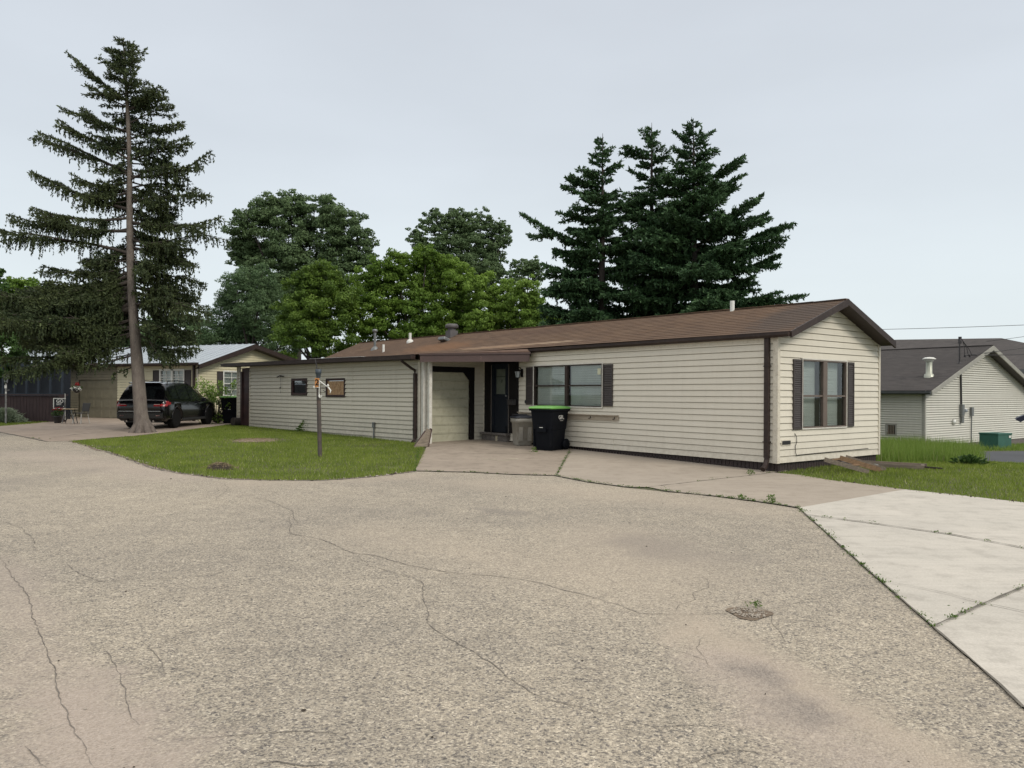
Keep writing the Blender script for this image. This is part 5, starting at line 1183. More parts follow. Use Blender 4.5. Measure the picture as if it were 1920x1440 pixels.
# shrub by the house corner
sb = at(400, 795, 33.0)
def bush(name, label, c, lob, mat, ls, seed, cat='shrub'):
    r = np.random.default_rng(seed); base = Vector((c[0], c[1], G(c[0], c[1]))); root = thing(name, label, cat, base); C = Cards(); m = MB()
    for (x, y, z, q) in lob:
        m.tube([(0, 0, 0), (x * .5, y * .5, z * .5), (x, y, z)], [.02, .014, .005], n=5)
        k = int(22 * q / ls); P = np.array([x, y, z]) + unit(r.normal(size=(k, 3))) * (q * r.random((k, 1)) ** .5); C.add(P, r.normal(size=(k, 3)), r.uniform(.6, 1.3, k) * ls, r.uniform(.6, 1.2, k) * ls * .62, r.random(k), r.normal(size=(k, 3)) * .6 + [0, 0, .8])
    C.build('foliage', mat, root); m.build('stems', 'bark_dark', root); return root
rr_ = random.Random(5)
bush('leafy_shrub', 'bright green leafy shrub between the black car and a green lidded cart', at(408, 795, 32.8), [(rr_.uniform(-.95, .7), rr_.uniform(-.4, .4), rr_.uniform(.2, 1.75) , rr_.uniform(.16, .32)) for _ in range(46)], 'leaf_lime', .11, 66)

# --- house at right with grey shingles
Rc = at(1733, 836, 33.9); rz0, rze = -.62, 1.80; rh = thing('neighbour_house', 'white clapboard house with dark grey shingle roof and electric meter on its gable', 'house', (Rc.x, Rc.y, -.9)); RI = Matrix.Translation((-Rc.x, -Rc.y, .9))
ML = frame2(Rc.to_2d(), (TL.x * -1, TL.y * -1)); MR = frame2(Rc.to_2d(), (TG.x, TG.y)); RW, RP = 6.35, 3.95
rvent = rect(lambda x, y: wall_px(ML, x, y), 1663, 797, 1679, 814)
def rgx(z):
    if z <= rze: return (0, 2 * RW)
    t = (z - rze) / (RP - rze); return (RW * t, 2 * RW - RW * t)
m = MB(RI @ MR); siding(m, 0, 0, rz0, RP - .05, ext=rgx, course=.108, lip=.034, groove=.042, deep=-.03)
m.mtx = RI @ ML; siding(m, -14, 0, rz0, rze, holes=[rvent], course=.108, lip=.034, groove=.042, deep=-.03); m.build('wall', 'siding_white', rh)
m = MB(RI @ MR); m.box(0, 2 * RW, -.3, -.01, -1.1, rz0 - .003); m.mtx = RI @ ML; m.box(-14, -.01, -.3, -.01, -1.1, rz0 - .003); m.build('foundation', 'block_grey', rh)
m = MB(RI @ MR); m.box(-.01, .09, .0, .03, rz0, rze + .0); m.mtx = RI @ ML; m.box(-.10, .012, 0, .03, rz0, rze); m.build('corner_trim', pmat('trim_grey', (.33, .32, .28), (.28, .27, .24)).name, rh)
def rs(a, s, z): p = Rc.to_2d() + TL.to_2d() * a + TG.to_2d() * s; return RI @ Vector((p.x, p.y, z))
rsl = (RP - rze) / RW; ov = .35
ro = bpy.data.objects.new('roof', bpy.data.meshes.new('roof')); bpy.data.objects.remove(ro)
Rloc = Matrix.Translation(RI @ Vector((Rc.x, Rc.y, 0))) @ Matrix.Rotation(math.atan2(TL.y, TL.x), 4, 'Z')
m = MB(); NCR = 44
for (s0, s1) in ((-ov, RW), (2 * RW + ov, RW)):
    for k in range(NCR):
        ya = s0 + (s1 - s0) * k / NCR; yb = s0 + (s1 - s0) * (k + 1) / NCR
        za = RP + .16 - abs(RW - ya) * rsl; zb_ = RP + .16 - abs(RW - yb) * rsl
        m.add([(-.45, -ya, za + .012), (14.2, -ya, za + .012), (14.2, -yb, zb_ + .002), (-.45, -yb, zb_ + .002), (-.45, -yb, zb_ + .012), (14.2, -yb, zb_ + .012)], [(0, 1, 2, 3), (3, 2, 5, 4)])
m.box(-.46, 14.2, -RW - .12, -RW + .12, RP + .15, RP + .185)
rr2 = m.build('roof', 'shingle_grey', rh); rr2.matrix_local = Rloc
m = MB()
for (s0, s1) in ((-ov, RW), (2 * RW + ov, RW)):
    z0, z1 = RP + .15 - abs(RW - s0) * rsl, RP + .15
    m.add([rs(-.48, s0, z0), rs(-.48, s1, z1), rs(-.48, s1, z1 - .22), rs(-.48, s0, z0 - .2), rs(-.43, s0, z0), rs(-.43, s1, z1), rs(-.43, s1, z1 - .22), rs(-.43, s0, z0 - .2)], [(0, 1, 2, 3), (4, 5, 6, 7), (0, 1, 5, 4), (3, 2, 6, 7), (0, 3, 7, 4), (1, 2, 6, 5)])
m.build('fascia', 'trim_grey', rh)
m = MB()
for (s0, s1) in ((-ov, RW), (2 * RW + ov, RW)):
    z0, z1 = RP + .15 - abs(RW - s0) * rsl, RP + .15; m.add([rs(-.44, s0, z0 - .16), rs(-.44, s1, z1 - .19), rs(0, s1, z1 - .19), rs(0, s0, z0 - .16)], [(0, 1, 2, 3)])
m.build('soffit', 'soffit_dark', rh)
m = MB(RI @ ML); gutter(m, -14, .42, ov - .01, rze + .02, .11, .13); m.box(-14, 0, 0, ov, rze - .12, rze - .10); m.build('gutter', pmat('gutter_slate', (.09, .095, .10)).name, rh)
m = MB(RI @ ML); e_ = .06
m.box(rvent[0] - e_, rvent[1] + e_, .0, .035, rvent[2] - e_, rvent[2]); m.box(rvent[0] - e_, rvent[1] + e_, .0, .035, rvent[3], rvent[3] + e_); m.box(rvent[0] - e_, rvent[0], .0, .035, rvent[2], rvent[3]); m.box(rvent[1], rvent[1] + e_, .0, .035, rvent[2], rvent[3])
wv = m.build('window', 'trim_grey', rh); m = MB(RI @ ML); m.box(rvent[0], rvent[1], -.1, -.06, rvent[2], rvent[3]); m.build('pane', 'glass_dark', wv)
m = MB(RI @ ML)
for q in range(1, 5): x_ = rvent[0] + (rvent[1] - rvent[0]) * q / 5; m.box(x_ - .02, x_ + .02, -.02, .02, rvent[2], rvent[3])
m.build('window_bars', 'weathered_wood', wv)
def rwp(px, py): return wall_px(MR, px, py)
(ax_, az_) = rwp(1799, 700); (bx_, bz_) = rwp(1800, 762); m = MB(RI @ MR); m.tube([(bx_ , .06, bz_), (ax_, .06, az_)], .045, n=8); m.build('conduit', 'dark_metal', rh)
x_, z_ = rwp(1800, 792); x2, z2 = rwp(1802, 760); m = MB(RI @ MR); m.box(x_ - .13, x_ + .12, .02, .16, z_ + .32, z2 + .05); m.box(x_ - .08, x_ + .12, .02, .14, z_ - .02, z_ + .30); m.build('electric_box', 'metal_grey', rh, bevel=.01)
m = MB(); m.lathe([(.09, 0), (.09, .08), (.07, .11), (.01, .12)], n=14); mm = m.build('electric_meter', 'lamp_glass', rh); x_, z_ = rwp(1806, 770); mm.matrix_local = RI @ MR @ Matrix.Translation((x_ + .12, .02, z_)) @ Matrix.Rotation(R(-90), 4, 'X')
x_, z_ = rwp(1819, 780); x2, z2 = rwp(1819, 764); m = MB(RI @ MR); m.box(x_ - .12, x_ + .10, .02, .13, z_, z2); m.tube([(x_, .07, z_), (x_, .06, z_ - .9), (x_ + .02, .06, -.7)], .025, n=6); m.build('junction_box', 'metal_grey', rh)
x_, z_ = rwp(1786, 791); m = MB(); m.lathe([(.03, 0), (.13, .02), (.12, .10), (.04, .14)], n=14); mm = m.build('dryer_vent', 'pvc_white', rh); mm.matrix_local = RI @ MR @ Matrix.Translation((x_, .01, z_)) @ Matrix.Rotation(R(-90), 4, 'X')
# roof fittings
def on_roof_r(px, py):
    a, b = ray(px, py)
    for k in np.linspace(30, 48, 900):
        p = Vector((a * k, k, CAMZ + b * k)); q = p.to_2d() - Rc.to_2d(); s_ = q.dot(TG.to_2d())
        if p.z <= RP + .16 - abs(RW - s_) * rsl: return p
    return p
p = RI @ on_roof_r(1742, 706); m = MB(); m.lathe([(.24, -.12), (.20, .10), (.14, .14), (.135, .68), (.13, .70)], p, 18); m.build('flue', pmat('flue_pale', (.42, .43, .36), (.34, .35, .28), metal=.3, rough=.4).name, rh)
m = MB(); m.lathe([(.14, .68), (.20, .73), (.21, .77)], p, 18); m.lathe([(.28, .79), (.29, .82), (.19, .88), (.05, .90)], p, 18); m.build('flue_cap', 'pvc_white', rh)
p = RI @ on_roof_r(1799, 681); m = MB(); m.tube([p + Vector((0, 0, -.3)), p + Vector((0, 0, 1.05)), p + Vector((.06, 0, 1.14)), p + Vector((.15, 0, 1.10))], .035, n=8); m.lathe([(.09, -.05), (.08, .03), (.04, .06)], p, 10)
for q in range(3): m.tube([p + Vector((.13, 0, 1.1)), p + Vector((.25 + .12 * q, .05, .85 - .1 * q)), p + Vector((.3 + .18 * q, .1, .36))], .014, n=5)
m.lathe([(.05, -.05), (.05, .05)], p + Vector((.32, .1, .34)), 8); m.lathe([(.05, -.05), (.05, .05)], p + Vector((.55, .1, .34)), 8); m.build('service_mast', 'dark_metal', rh)
mast = RI.inverted() @ (p + Vector((.5, .1, .4)))
# --- larger building behind it
Yb = 58.; q0, q1 = at(1560, 600, 62.), at(1878, 600, Yb)
bb = thing('back_building', 'long grey walled building with wide dark hip roof behind the white house', 'building', (q1.x, q1.y, -.9)); BI = Matrix.Translation((-q1.x, -q1.y, .9))
rz = at(1878, 634, Yb).z; d0 = (q0 - q1).to_2d().normalized(); n0 = Vector((d0.y, -d0.x));
if n0.y > 0: n0 = -n0
def bs(a, s, z): p = q1.to_2d() + d0 * a + n0 * s; return BI @ Vector((p.x, p.y, z))
Lb, hw = 30., 7.5; ezb = rz - 2.6
m = MB(); m.add([bs(0, 0, rz), bs(Lb, 0, rz + .1), bs(Lb, hw, ezb), bs(-6.5, hw, ezb), bs(-6.5, -hw, ezb), bs(Lb, -hw, ezb)], [(0, 1, 2, 3), (0, 3, 4), (0, 4, 5, 1)])
m.build('roof', 'shingle_grey', bb)
m = MB(); m.add([bs(-6.5, hw, ezb - .002), bs(Lb, hw, ezb - .002), bs(Lb, hw, ezb - .3), bs(-6.5, hw, ezb - .3), bs(-6.5, -hw, ezb - .002), bs(-6.5, -hw, ezb - .3)], [(0, 1, 2, 3), (0, 3, 5, 4)]); m.build('fascia', 'gutter_slate', bb)
m = MB(); A_ = [(-6., hw - .5), (Lb, hw - .5), (Lb, -hw + .5), (-6., -hw + .5)]
m.add([bs(a, s, z) for z in (-1.2, ezb - .1) for a, s in A_], [(0, 1, 5, 4), (1, 2, 6, 5), (2, 3, 7, 6), (3, 0, 4, 7), (4, 5, 6, 7)]); m.build('wall', pmat('grey_wall', (.27, .27, .25), (.23, .23, .21), scale=.8).name, bb)
for k in (3, 11, 18): m = MB(); m.lathe([(.12, -.4), (.12, .5)], bs(k, 1.2, rz - .42), 8); m.build('vent_pipe', 'dark_metal', bb)
# --- overhead wires
def wire(name, label, a, b, r_, sag=.4, n_=14):
    a, b = Vector(a), Vector(b); m = MB(Matrix.Translation(-a)); m.tube([a.lerp(b, i / n_) + Vector((0, 0, -4 * sag * (i / n_) * (1 - i / n_))) for i in range(n_ + 1)], r_, n=5); return tag(m.build(name, 'dark_metal', None, loc=a), label, 'cable')
wire('overhead_cable', 'thin cable crossing the sky above the grey roofs', at(1400, 621, 70), at(2300, 590, 62), .022, .3)
wire('overhead_cable', 'upper service cable from roof mast rising toward the right edge', mast, at(2250, 585, 46), .016, .25)
wire('overhead_cable', 'lower service cable running from roof mast across the grey wall', mast + Vector((-.2, 0, -.02)), at(2250, 640, 44), .016, .2)
wire('overhead_cable', 'short cable high above the hip roof at the right edge', at(1850, 640, 52), at(2300, 560, 40), .014, .2)
# green utility cabinet
gc = at(1866, 834, 31.5); gz = G(gc.x, gc.y); ub = thing('utility_cabinet', 'green metal utility cabinet standing in grass beside the white house', 'utility cabinet', (gc.x, gc.y, gz - .02), R(24))
pmat('cab_green', (.030, .115, .085), (.024, .09, .068), scale=3, rough=.5, c3=(.06, .16, .12))
hgt_ = at(1868, 811, 31.5).z - gz
m = MB(); m.box(-.42, .42, -.40, .40, 0, hgt_); m.box(-.44, .44, -.42, .42, hgt_ - .06, hgt_ + .015); m.build('body', 'cab_green', ub, bevel=.015)
m = MB(); m.box(.426, .434, -.22, .16, .10, hgt_ - .14); m.build('louvre', 'dark_inside', ub)
m = MB(); m.box(.22, .34, -.426, -.422, hgt_ - .18, hgt_ - .09); m.build('sticker', 'pvc_white', ub)
# dark mirror or hood poking in at right edge: tip of a parked trailer tongue cover
tc = at(1925, 782, 24.); cv = thing('dark_canopy', 'corner of a dark sloping canopy poking in at the right edge', 'canopy', (tc.x, tc.y, G(tc.x, tc.y)))
h_ = tc.z - cv.location.z
m = MB(); m.add([(-.38, 0, h_ - .06), (.9, -.2, h_ + .52), (1.6, .6, h_ + .52), (.2, .8, h_ - .02), (-.2, 0, h_ - .16), (.9, -.2, h_ + .40), (1.6, .6, h_ + .40), (.2, .8, h_ - .12)], [(0, 1, 2, 3), (4, 7, 6, 5), (0, 4, 5, 1), (1, 5, 6, 2), (2, 6, 7, 3), (3, 7, 4, 0)]); m.build('cover', pmat('canopy_blue', (.025, .028, .05), rough=.4).name, cv)
for x_, y_ in ((.95, -.1), (1.5, .5)): m = MB(); m.tube([(x_, y_, 0), (x_, y_, h_ + .4)], .03, n=6); m.build('pole', 'dark_metal', cv)

# ================================================================== wheeled carts
pmat('cart_plastic', (.004, .005, .008), (.006, .007, .010), scale=3, rough=.6, spec=.12); pmat('lid_green', (.16, .40, .085), (.13, .33, .07), scale=3, rough=.45, c3=(.35, .6, .25), a3=.4)
def wheeled_cart(label, loc_, rz, logo, sc=1.):
    c = thing('wheeled_cart', label, 'garbage cart', loc_, rz, None); c.scale = (1.12, 1.12, 1.085)
    def taper(m, pts):
        k = 16; rings = []
        for (hx, hy, z, rd) in pts:
            ring = []
            for (sx, sy) in ((1, -1), (1, 1), (-1, 1), (-1, -1)):
                for q in range(4):
                    t = math.atan2(sy, sx) - math.pi / 4 + math.pi / 2 * q / 3; ring.append((sx * (hx - rd) + rd * math.cos(t), sy * (hy - rd) + rd * math.sin(t), z))
            rings.append(ring)
        vs = [v for r in rings for v in r]; m.add(vs, [(i * k + j, i * k + (j + 1) % k, (i + 1) * k + (j + 1) % k, (i + 1) * k + j) for i in range(len(rings) - 1) for j in range(k)] + [tuple(range(k))[::-1], tuple(range((len(rings) - 1) * k, len(rings) * k))], False)
    m = MB(); taper(m, [(.24, .27, 0, .05), (.255, .285, .10, .06), (.275, .31, .50, .06), (.285, .325, .52, .06), (.31, .37, .96, .05), (.345, .405, .965, .05), (.345, .405, 1.01, .05)])
    m.box(-.13, .13, -.352, -.29, .44, .62); m.box(-.25, -.22, -.33, -.27, .08, .85); m.box(.22, .25, -.33, -.27, .08, .85); body = m.build('body', 'cart_plastic', c, bevel=.006)
    m = MB(); m.box(-.05, .05, -.356, -.3525, .55, .565); m.build('label_plate', 'pvc_white', body)
    m = MB(); taper(m, [(.35, .42, 1.012, .06), (.355, .425, 1.035, .06), (.33, .39, 1.062, .06), (.2, .25, 1.085, .05)]); m.build('lid', 'lid_green', c)
    m = MB(); m.tube([(-.28, .44, .97), (.28, .44, .97)], .018, n=8); m.bar((-.27, .38, .95), (-.27, .45, .98), .03); m.bar((.27, .38, .95), (.27, .45, .98), .03); m.build('handle', 'cart_plastic', c)
    for s_ in (-1, 1):
        m = MB(); m.lathe([(.05, -.03), (.125, -.03), (.135, -.015), (.135, .015), (.125, .03), (.05, .03)], n=20); w_ = m.build('wheel', 'cart_plastic', c); w_.matrix_local = Matrix.Translation((s_ * .29, .27, .135)) @ Matrix.Rotation(R(90), 4, 'Y')
    if logo:
        M5 = Matrix.Translation((.308, .04, .80)) @ Matrix(((0, 0, 1, 0), (1, 0, 0, 0), (0, 1, 0, 0), (0, 0, 0, 1))) @ Matrix.Rotation(R(-5), 4, 'X')
        text_mesh('GFL', .13, 'logo_lettering', 'pvc_white', body, M5, .003); text_mesh('Environmental', .022, 'logo_small_text', 'pvc_white', body, M5 @ Matrix.Translation((0, -.075, 0)))
        m = MB(M5)
        for (x_, z_, a_) in ((.06, .105, 90), (.04, .085, 140), (.08, .085, 40)):
            t = R(a_); dx, dy = math.cos(t), math.sin(t); m.add([(x_ - dx * .022, z_ - dy * .022, .001), (x_ - dy * .010, z_ + dx * .010, .001), (x_ + dx * .026, z_ + dy * .026, .001), (x_ + dy * .010, z_ - dx * .010, .001)], [(0, 1, 2, 3)])
        m.build('leaf_mark', 'pvc_white', body)
    return c
wc_ = tw(6.45, .64); wc_.z = G(wc_.x, wc_.y) + .012
wheeled_cart('big black wheeled cart with green lid and white logo under the front window', wc_, R(-38), True)
w2 = at(433, 785, 33.0); w2.z = G(w2.x, w2.y)
wheeled_cart('black wheeled cart with green lid beside the cream house far behind the lawn', w2, R(10), False)
# beige trash can with dark lid
bc = tw(7.92, .40); bc.z = G(bc.x, bc.y) + .012; tcn = thing('trash_can', 'small beige trash can with dark lid beside the doorstep', 'trash can', bc, R(20)); tcn.scale = (1.1, 1.1, 1.04)
def sq(m, pts, k=20, e_=.28):
    vs = []
    for (hx, hy, z) in pts:
        for j in range(k):
            t = 2 * math.pi * j / k; c_, s_ = math.cos(t), math.sin(t); vs.append((hx * math.copysign(abs(c_) ** e_, c_), hy * math.copysign(abs(s_) ** e_, s_), z))
    m.add(vs, [(i * k + j, i * k + (j + 1) % k, (i + 1) * k + (j + 1) % k, (i + 1) * k + j) for i in range(len(pts) - 1) for j in range(k)] + [tuple(range(k))[::-1], tuple(range((len(pts) - 1) * k, len(pts) * k))], True)
pmat('can_beige', (.31, .29, .25), (.26, .245, .21), scale=2, rough=.55, c3=(.15, .12, .09), a3=.4, s3=9)
m = MB(); sq(m, [(.20, .19, 0), (.205, .195, .02), (.235, .225, .62), (.262, .25, .63), (.265, .255, .74), (.255, .245, .745)])
for s_ in (-1, 1): m.box(s_ * .12 - .05, s_ * .12 + .05, -.235, -.19, .12, .50); m.box(s_ * .12 - .04, s_ * .12 + .04, -.24, -.2, .13, .48)
body = m.build('body', 'can_beige', tcn)
m = MB(); sq(m, [(.275, .265, .745), (.28, .27, .77), (.24, .23, .80), (.10, .10, .835)]); m.build('lid', pmat('lid_navy', (.012, .014, .022), (.02, .022, .03), rough=.5).name, tcn)
m = MB(); m.box(-.23, .1, -.1, .16, .838, .852); m.build('plank_on_lid', 'lid_navy', tcn)
# leaning scrap at the post foot
sc_ = gnd(800, 838); sr = thing('scrap_board', 'weathered torn board leaning at the foot of the white porch post', 'board', sc_, R(30))
m = MB(); m.add([(-.42, -.08, 0), (-.02, -.14, .02), (.10, -.06, .46), (.02, .02, .52), (-.05, .02, .40)], [(0, 1, 2, 3, 4)]); m.add([(-.42, -.07, .0), (-.02, -.12, .02), (.10, -.04, .46), (.02, .04, .52), (-.05, .04, .40)], [(4, 3, 2, 1, 0)]); m.build('torn_panel', 'weathered_wood', sr)
m = MB(); m.bar((-.02, -.10, .0), (.14, .03, .50), .05, .08); m.bar((-.38, -.04, .02), (-.02, .05, .44), .03, .05); m.build('edge_strip', 'trim_mauve', sr)
# pole with pinwheel ornament
pb = gnd(600, 856.5); pt = at(597, 722, pb.y); pp_ = thing('yard_pole', 'leaning rusty pole with white whirligig and number, on the front lawn', 'pole', pb)
ax = (pt - pb); m = MB(); m.tube([(0, 0, -.05), ax * .5, ax], [.052, .052, .050], n=12); m.build('post', pmat('pole_rust', (.085, .070, .062), (.055, .045, .042), scale=6, rough=.75, c3=(.17, .11, .08), s3=12, a3=.5).name, pp_)
tpv = at(597, 700, pb.y) - pb; s_ = pb.y / F_PX
m = MB(); m.lathe([(.05, -.12), (.06, -.02), (.075, .0), (.075, .10), (.06, .10)], tpv + Vector((0, 0, .0)), 12); m.build('cup', pmat('cup_slate', (.045, .06, .075), rough=.5).name, pp_)
m = MB(); m.tube([tpv + Vector((-.02, .02, .05)), tpv + Vector((-.09, .03, .34))], .012, n=6); m.build('antenna', 'dark_metal', pp_)
def pv(px, py, dy=0): return at(px, py, pb.y + dy) - pb
m = MB(); m.tube([pv(599, 713, -.08), pv(598, 745, -.09)], .011, n=6); m.tube([pv(599, 714, -.08), pv(616, 727, -.16)], .012, n=6); m.tube([pv(616, 727, -.16), pv(620, 732, -.2), pv(619, 737, -.2)], [.02, .018, .008], n=6)
m.lathe([(.0, -.04), (.03, 0), (.0, .04)], pv(589, 726, -.05), 8); m.lathe([(.0, -.045), (.035, 0), (.0, .045)], pv(615, 723, -.16), 8)
m.tube([pv(597, 742, -.1), pv(600, 746, -.12), pv(604, 742, -.12)], .014, n=6); m.lathe([(.0, -.05), (.03, 0), (.0, .05)], pv(599, 742, -.1), 8); m.tube([pv(589, 726, -.05), pv(600, 727, -.08)], .007, n=5); m.build('whirligig', 'pvc_white', pp_)
m = MB(); m.tube([pv(600, 727, -.08), pv(611, 727, -.1)], .006, n=5); m.tube([pv(606, 732, -.1), pv(611, 735, -.1)], .008, n=5); m.build('whirligig_rod', 'dark_metal', pp_)
m = MB(); nm = pv(594.5, 717.5, -.07); m.box(nm.x - .055, nm.x + .055, nm.y, nm.y + .01, nm.z - .11, nm.z + .11); npl = m.build('number_plate', pmat('plate_orange', (.50, .22, .07)).name, pp_)
text_mesh('2', .2, 'number', 'black_trim', npl, Matrix.Translation(nm + Vector((0, -.004, 0))) @ Matrix.Rotation(R(90), 4, 'X'), .004)
# log, mound, bare patch, debris
lg = gnd(447, 798); log = thing('log_stump', 'short dark log lying by the garage corner', 'log', lg, R(50)); m = MB(); m.tube([(-.25, 0, .16), (.25, 0, .17)], [.17, .16], n=14, smooth=False); m.build('bark', 'bark_dark', log)
m = MB(); m.tube([(.2505, 0, .17), (.256, 0, .17)], [.14, .14], n=14); m.build('cut_face', 'weathered_wood', log)
def mound(name, label, c, rx, ry, h, n_, seed, mat='soil', cat='mound', dead='dead_twig'):
    r = np.random.default_rng(seed); base = Vector((c[0], c[1], G(*c))); root = thing(name, label, cat, base); m = MB(); k = 22; vs = [(0, 0, h)]
    for i in range(1, 6):
        for j in range(k):
            t = 2 * math.pi * j / k; q = i / 5; vs.append((rx * q * math.cos(t) * r.uniform(.9, 1.08), ry * q * math.sin(t) * r.uniform(.9, 1.08), h * (1 - q * q) + r.uniform(-.12, .12) * h - (.01 if i == 5 else 0)))
    m.add(vs, [(0, 1 + j, 1 + (j + 1) % k) for j in range(k)] + [(1 + i * k + j, 1 + (i + 1) * k + j, 1 + (i + 1) * k + (j + 1) % k, 1 + i * k + (j + 1) % k) for i in range(4) for j in range(k)], True)
    m.build('earth', mat, root); C = Cards(); P = r.normal(size=(n_, 3)) * [rx * .5, ry * .5, 0]; P[:, 2] = h * np.exp(-(P[:, 0] / rx) ** 2 - (P[:, 1] / ry) ** 2) + .015
    C.add(P, unit(r.normal(size=(n_, 3)) * [1, 1, .35]), r.uniform(.04, .13, n_), r.uniform(.008, .018, n_), r.random(n_)); C.build('dry_stalks', dead, root); return root
pmat('mound_soil', (.060, .045, .032), (.035, .027, .02), scale=14, rough=1, bmp=1, bscale=30, bdist=.02); pmat('bare_soil', (.21, .155, .105), (.13, .095, .065), scale=6, rough=1, c3=(.38, .31, .24), s3=10, a3=.8)
leaf_mat('straw', (.16, .12, .07), (.36, .29, .18), trans=.2, nscale=4)
mound('dirt_mound', 'dark mound of dug up turf near the road edge of the lawn', mb2, .30, .20, .13, 260, 71, 'mound_soil', dead='straw')
for i, (c, a, b_) in enumerate(((X(478, 826), .62, .50), (X(452, 829), .30, .3), (X(500, 822), .35, .3))):
    if i == 0: mound('bare_patch', 'flat reddish bare patch worn in the lawn before the garage wall', c, a * 1.15, b_ * 1.25, .045, 380, 72, 'bare_soil', 'bare ground', 'straw')
wc3 = gnd(1405, 1151)
r = np.random.default_rng(77); m = MB()
for i in range(170):
    t, q = r.uniform(0, 6.28), r.random() ** .5; s_ = r.uniform(.004, .012); p = Vector((wc3.x + .13 * q * math.cos(t), wc3.y + .125 * q * math.sin(t), .006 + s_ * .4)); u, v, w_ = r.uniform(.6, 1.3, 3) * s_
    m.add([p + Vector(a) for a in ((u, 0, 0), (0, v, 0), (-u, 0, 0), (0, -v, 0), (0, 0, w_ * .8), (0, 0, -w_))], [(0, 1, 4), (1, 2, 4), (2, 3, 4), (3, 0, 4)])
o = m.build('pothole_gravel', pmat('gravel', (.42, .37, .30), (.2, .17, .14), scale=40).name); o['kind'] = 'stuff'
m = MB()
for i in range(520):
    x_, y_ = r.uniform(-9, 9), 3.0 + 13 * r.random() ** 1.3
    if abs(x_) > y_ * .72: continue
    s_ = r.uniform(.003, .009) * (2.0 if r.random() < .05 else 1); p = Vector((x_, y_, G(x_, y_) + s_ * .4)); u, v, w_ = r.uniform(.5, 1.6, 3) * s_; t = r.uniform(0, 6.28); cs_, sn = math.cos(t), math.sin(t)
    m.cur = int(r.random() < .45)
    m.add([p + Vector((a * cs_ - b_ * sn, a * sn + b_ * cs_, c_)) for a, b_, c_ in ((u, 0, 0), (0, v, 0), (-u, 0, 0), (0, -v, 0), (0, 0, w_ * .7))], [(0, 1, 4), (1, 2, 4), (2, 3, 4), (3, 0, 4)])
o = m.build('loose_debris', ['mound_soil', 'gravel']); o['kind'] = 'stuff'
# gravel and clods along the road edge of the lawn
m = MB()
for (pts, amt) in ((LAWN_CURVE, 16), ([(778, 883), (700, 893)], 14), ([(1558, 901.5), (1697, 919), (1810, 931.5), (1920, 944)], 16), ([(1375, 1143), (1440, 1152)], 3)):
    for a, c in zip(pts, pts[1:]):
        A, B_ = Vector((*X(*a), 0)), Vector((*X(*c), 0))
        for i in range(int((B_ - A).length * amt)):
            p = A.lerp(B_, r.random()); x_, y_ = p.x + r.normal() * .07, p.y + r.normal() * .06; s_ = r.uniform(.006, .028); p = Vector((x_, y_, G(x_, y_) + .008)); u, v, w_ = r.uniform(.6, 1.4, 3) * s_; m.cur = int(r.random() < .5)
            m.add([p + Vector(a_) for a_ in ((u, 0, 0), (0, v, 0), (-u, 0, 0), (0, -v, 0), (0, 0, w_ * .8))], [(0, 1, 4), (1, 2, 4), (2, 3, 4), (3, 0, 4)])
o = m.build('edge_gravel', ['mound_soil', 'gravel']); o['kind'] = 'stuff'
# scrap lumber by the gable
f1 = gnd(1572, 884); fr = thing('wooden_frame', 'weathered wooden frame propped slanting against the dark skirting', 'wooden frame', f1, math.atan2(TG.y, TG.x))
m = MB()
def lum(m, p, q, w, h): m.bar(p, q, w, h)
P_ = lambda s, o_, z: (s, -o_, z)
m = MB(); lum(m, P_(-.55, .0, .28), P_(.05, .62, .04), .035, .09); lum(m, P_(.30, .0, .30), P_(.85, .58, .04), .03, .07); m.build('weathered_rail', 'weathered_wood', fr)
m = MB(); lum(m, P_(.02, .02, .29), P_(.56, .60, .05), .03, .10); lum(m, P_(.12, .02, .26), P_(.68, .58, .03), .08, .02); lum(m, P_(-.28, .28, .15), P_(.5, .30, .15), .05, .03); lum(m, P_(-.45, .0, .25), P_(.3, .0, .27), .05, .03); m.build('fresh_rail', 'fresh_wood', fr)
f2 = gnd(1608, 876); st_ = thing('stone_pile', 'grey stones and rubble lying by the back corner of the skirting', 'stones', f2); 
for i in range(7):
    a = r.uniform(0, 6.28); s_ = r.uniform(.05, .13); m = MB(); mm_ = Matrix.Translation((r.uniform(-.45, .35), r.uniform(-.2, .25), s_ * .5)) @ Matrix.Rotation(a, 4, 'Z'); m.mtx = mm_; m.box(-s_, s_, -s_ * .7, s_ * .7, -s_ * .5, s_ * .5); m.build('stone', 'metal_grey' if i % 2 else 'block_grey', st_, bevel=s_ * .3)
f3 = gnd(1690, 883); f3 = at(1685, 884, 16.9); f3.z = G(f3.x, f3.y); lf = thing('lumber_pile', 'flat nailed lumber lying on the right lawn beyond the stones', 'lumber', f3, R(-28))
m = MB(); lum(m, (-1.0, .10, .09), (.55, .12, .07), .05, .09); lum(m, (-.95, -.20, .07), (.50, -.18, .05), .05, .09); lum(m, (-.9, -.2, .08), (-.9, .12, .08), .05, .07); lum(m, (.45, -.2, .06), (.48, .14, .06), .06, .08); m.build('plank_frame', 'weathered_wood', lf)
m = MB(); lum(m, (-.5, -.05, .06), (.35, -.06, .06), .22, .03); m.build('plywood', 'fresh_wood', lf)
m = MB(); lum(m, (-1.5, .34, .12), (.85, .02, .03), .03, .04); m.build('long_batten', 'fence_brown', lf)
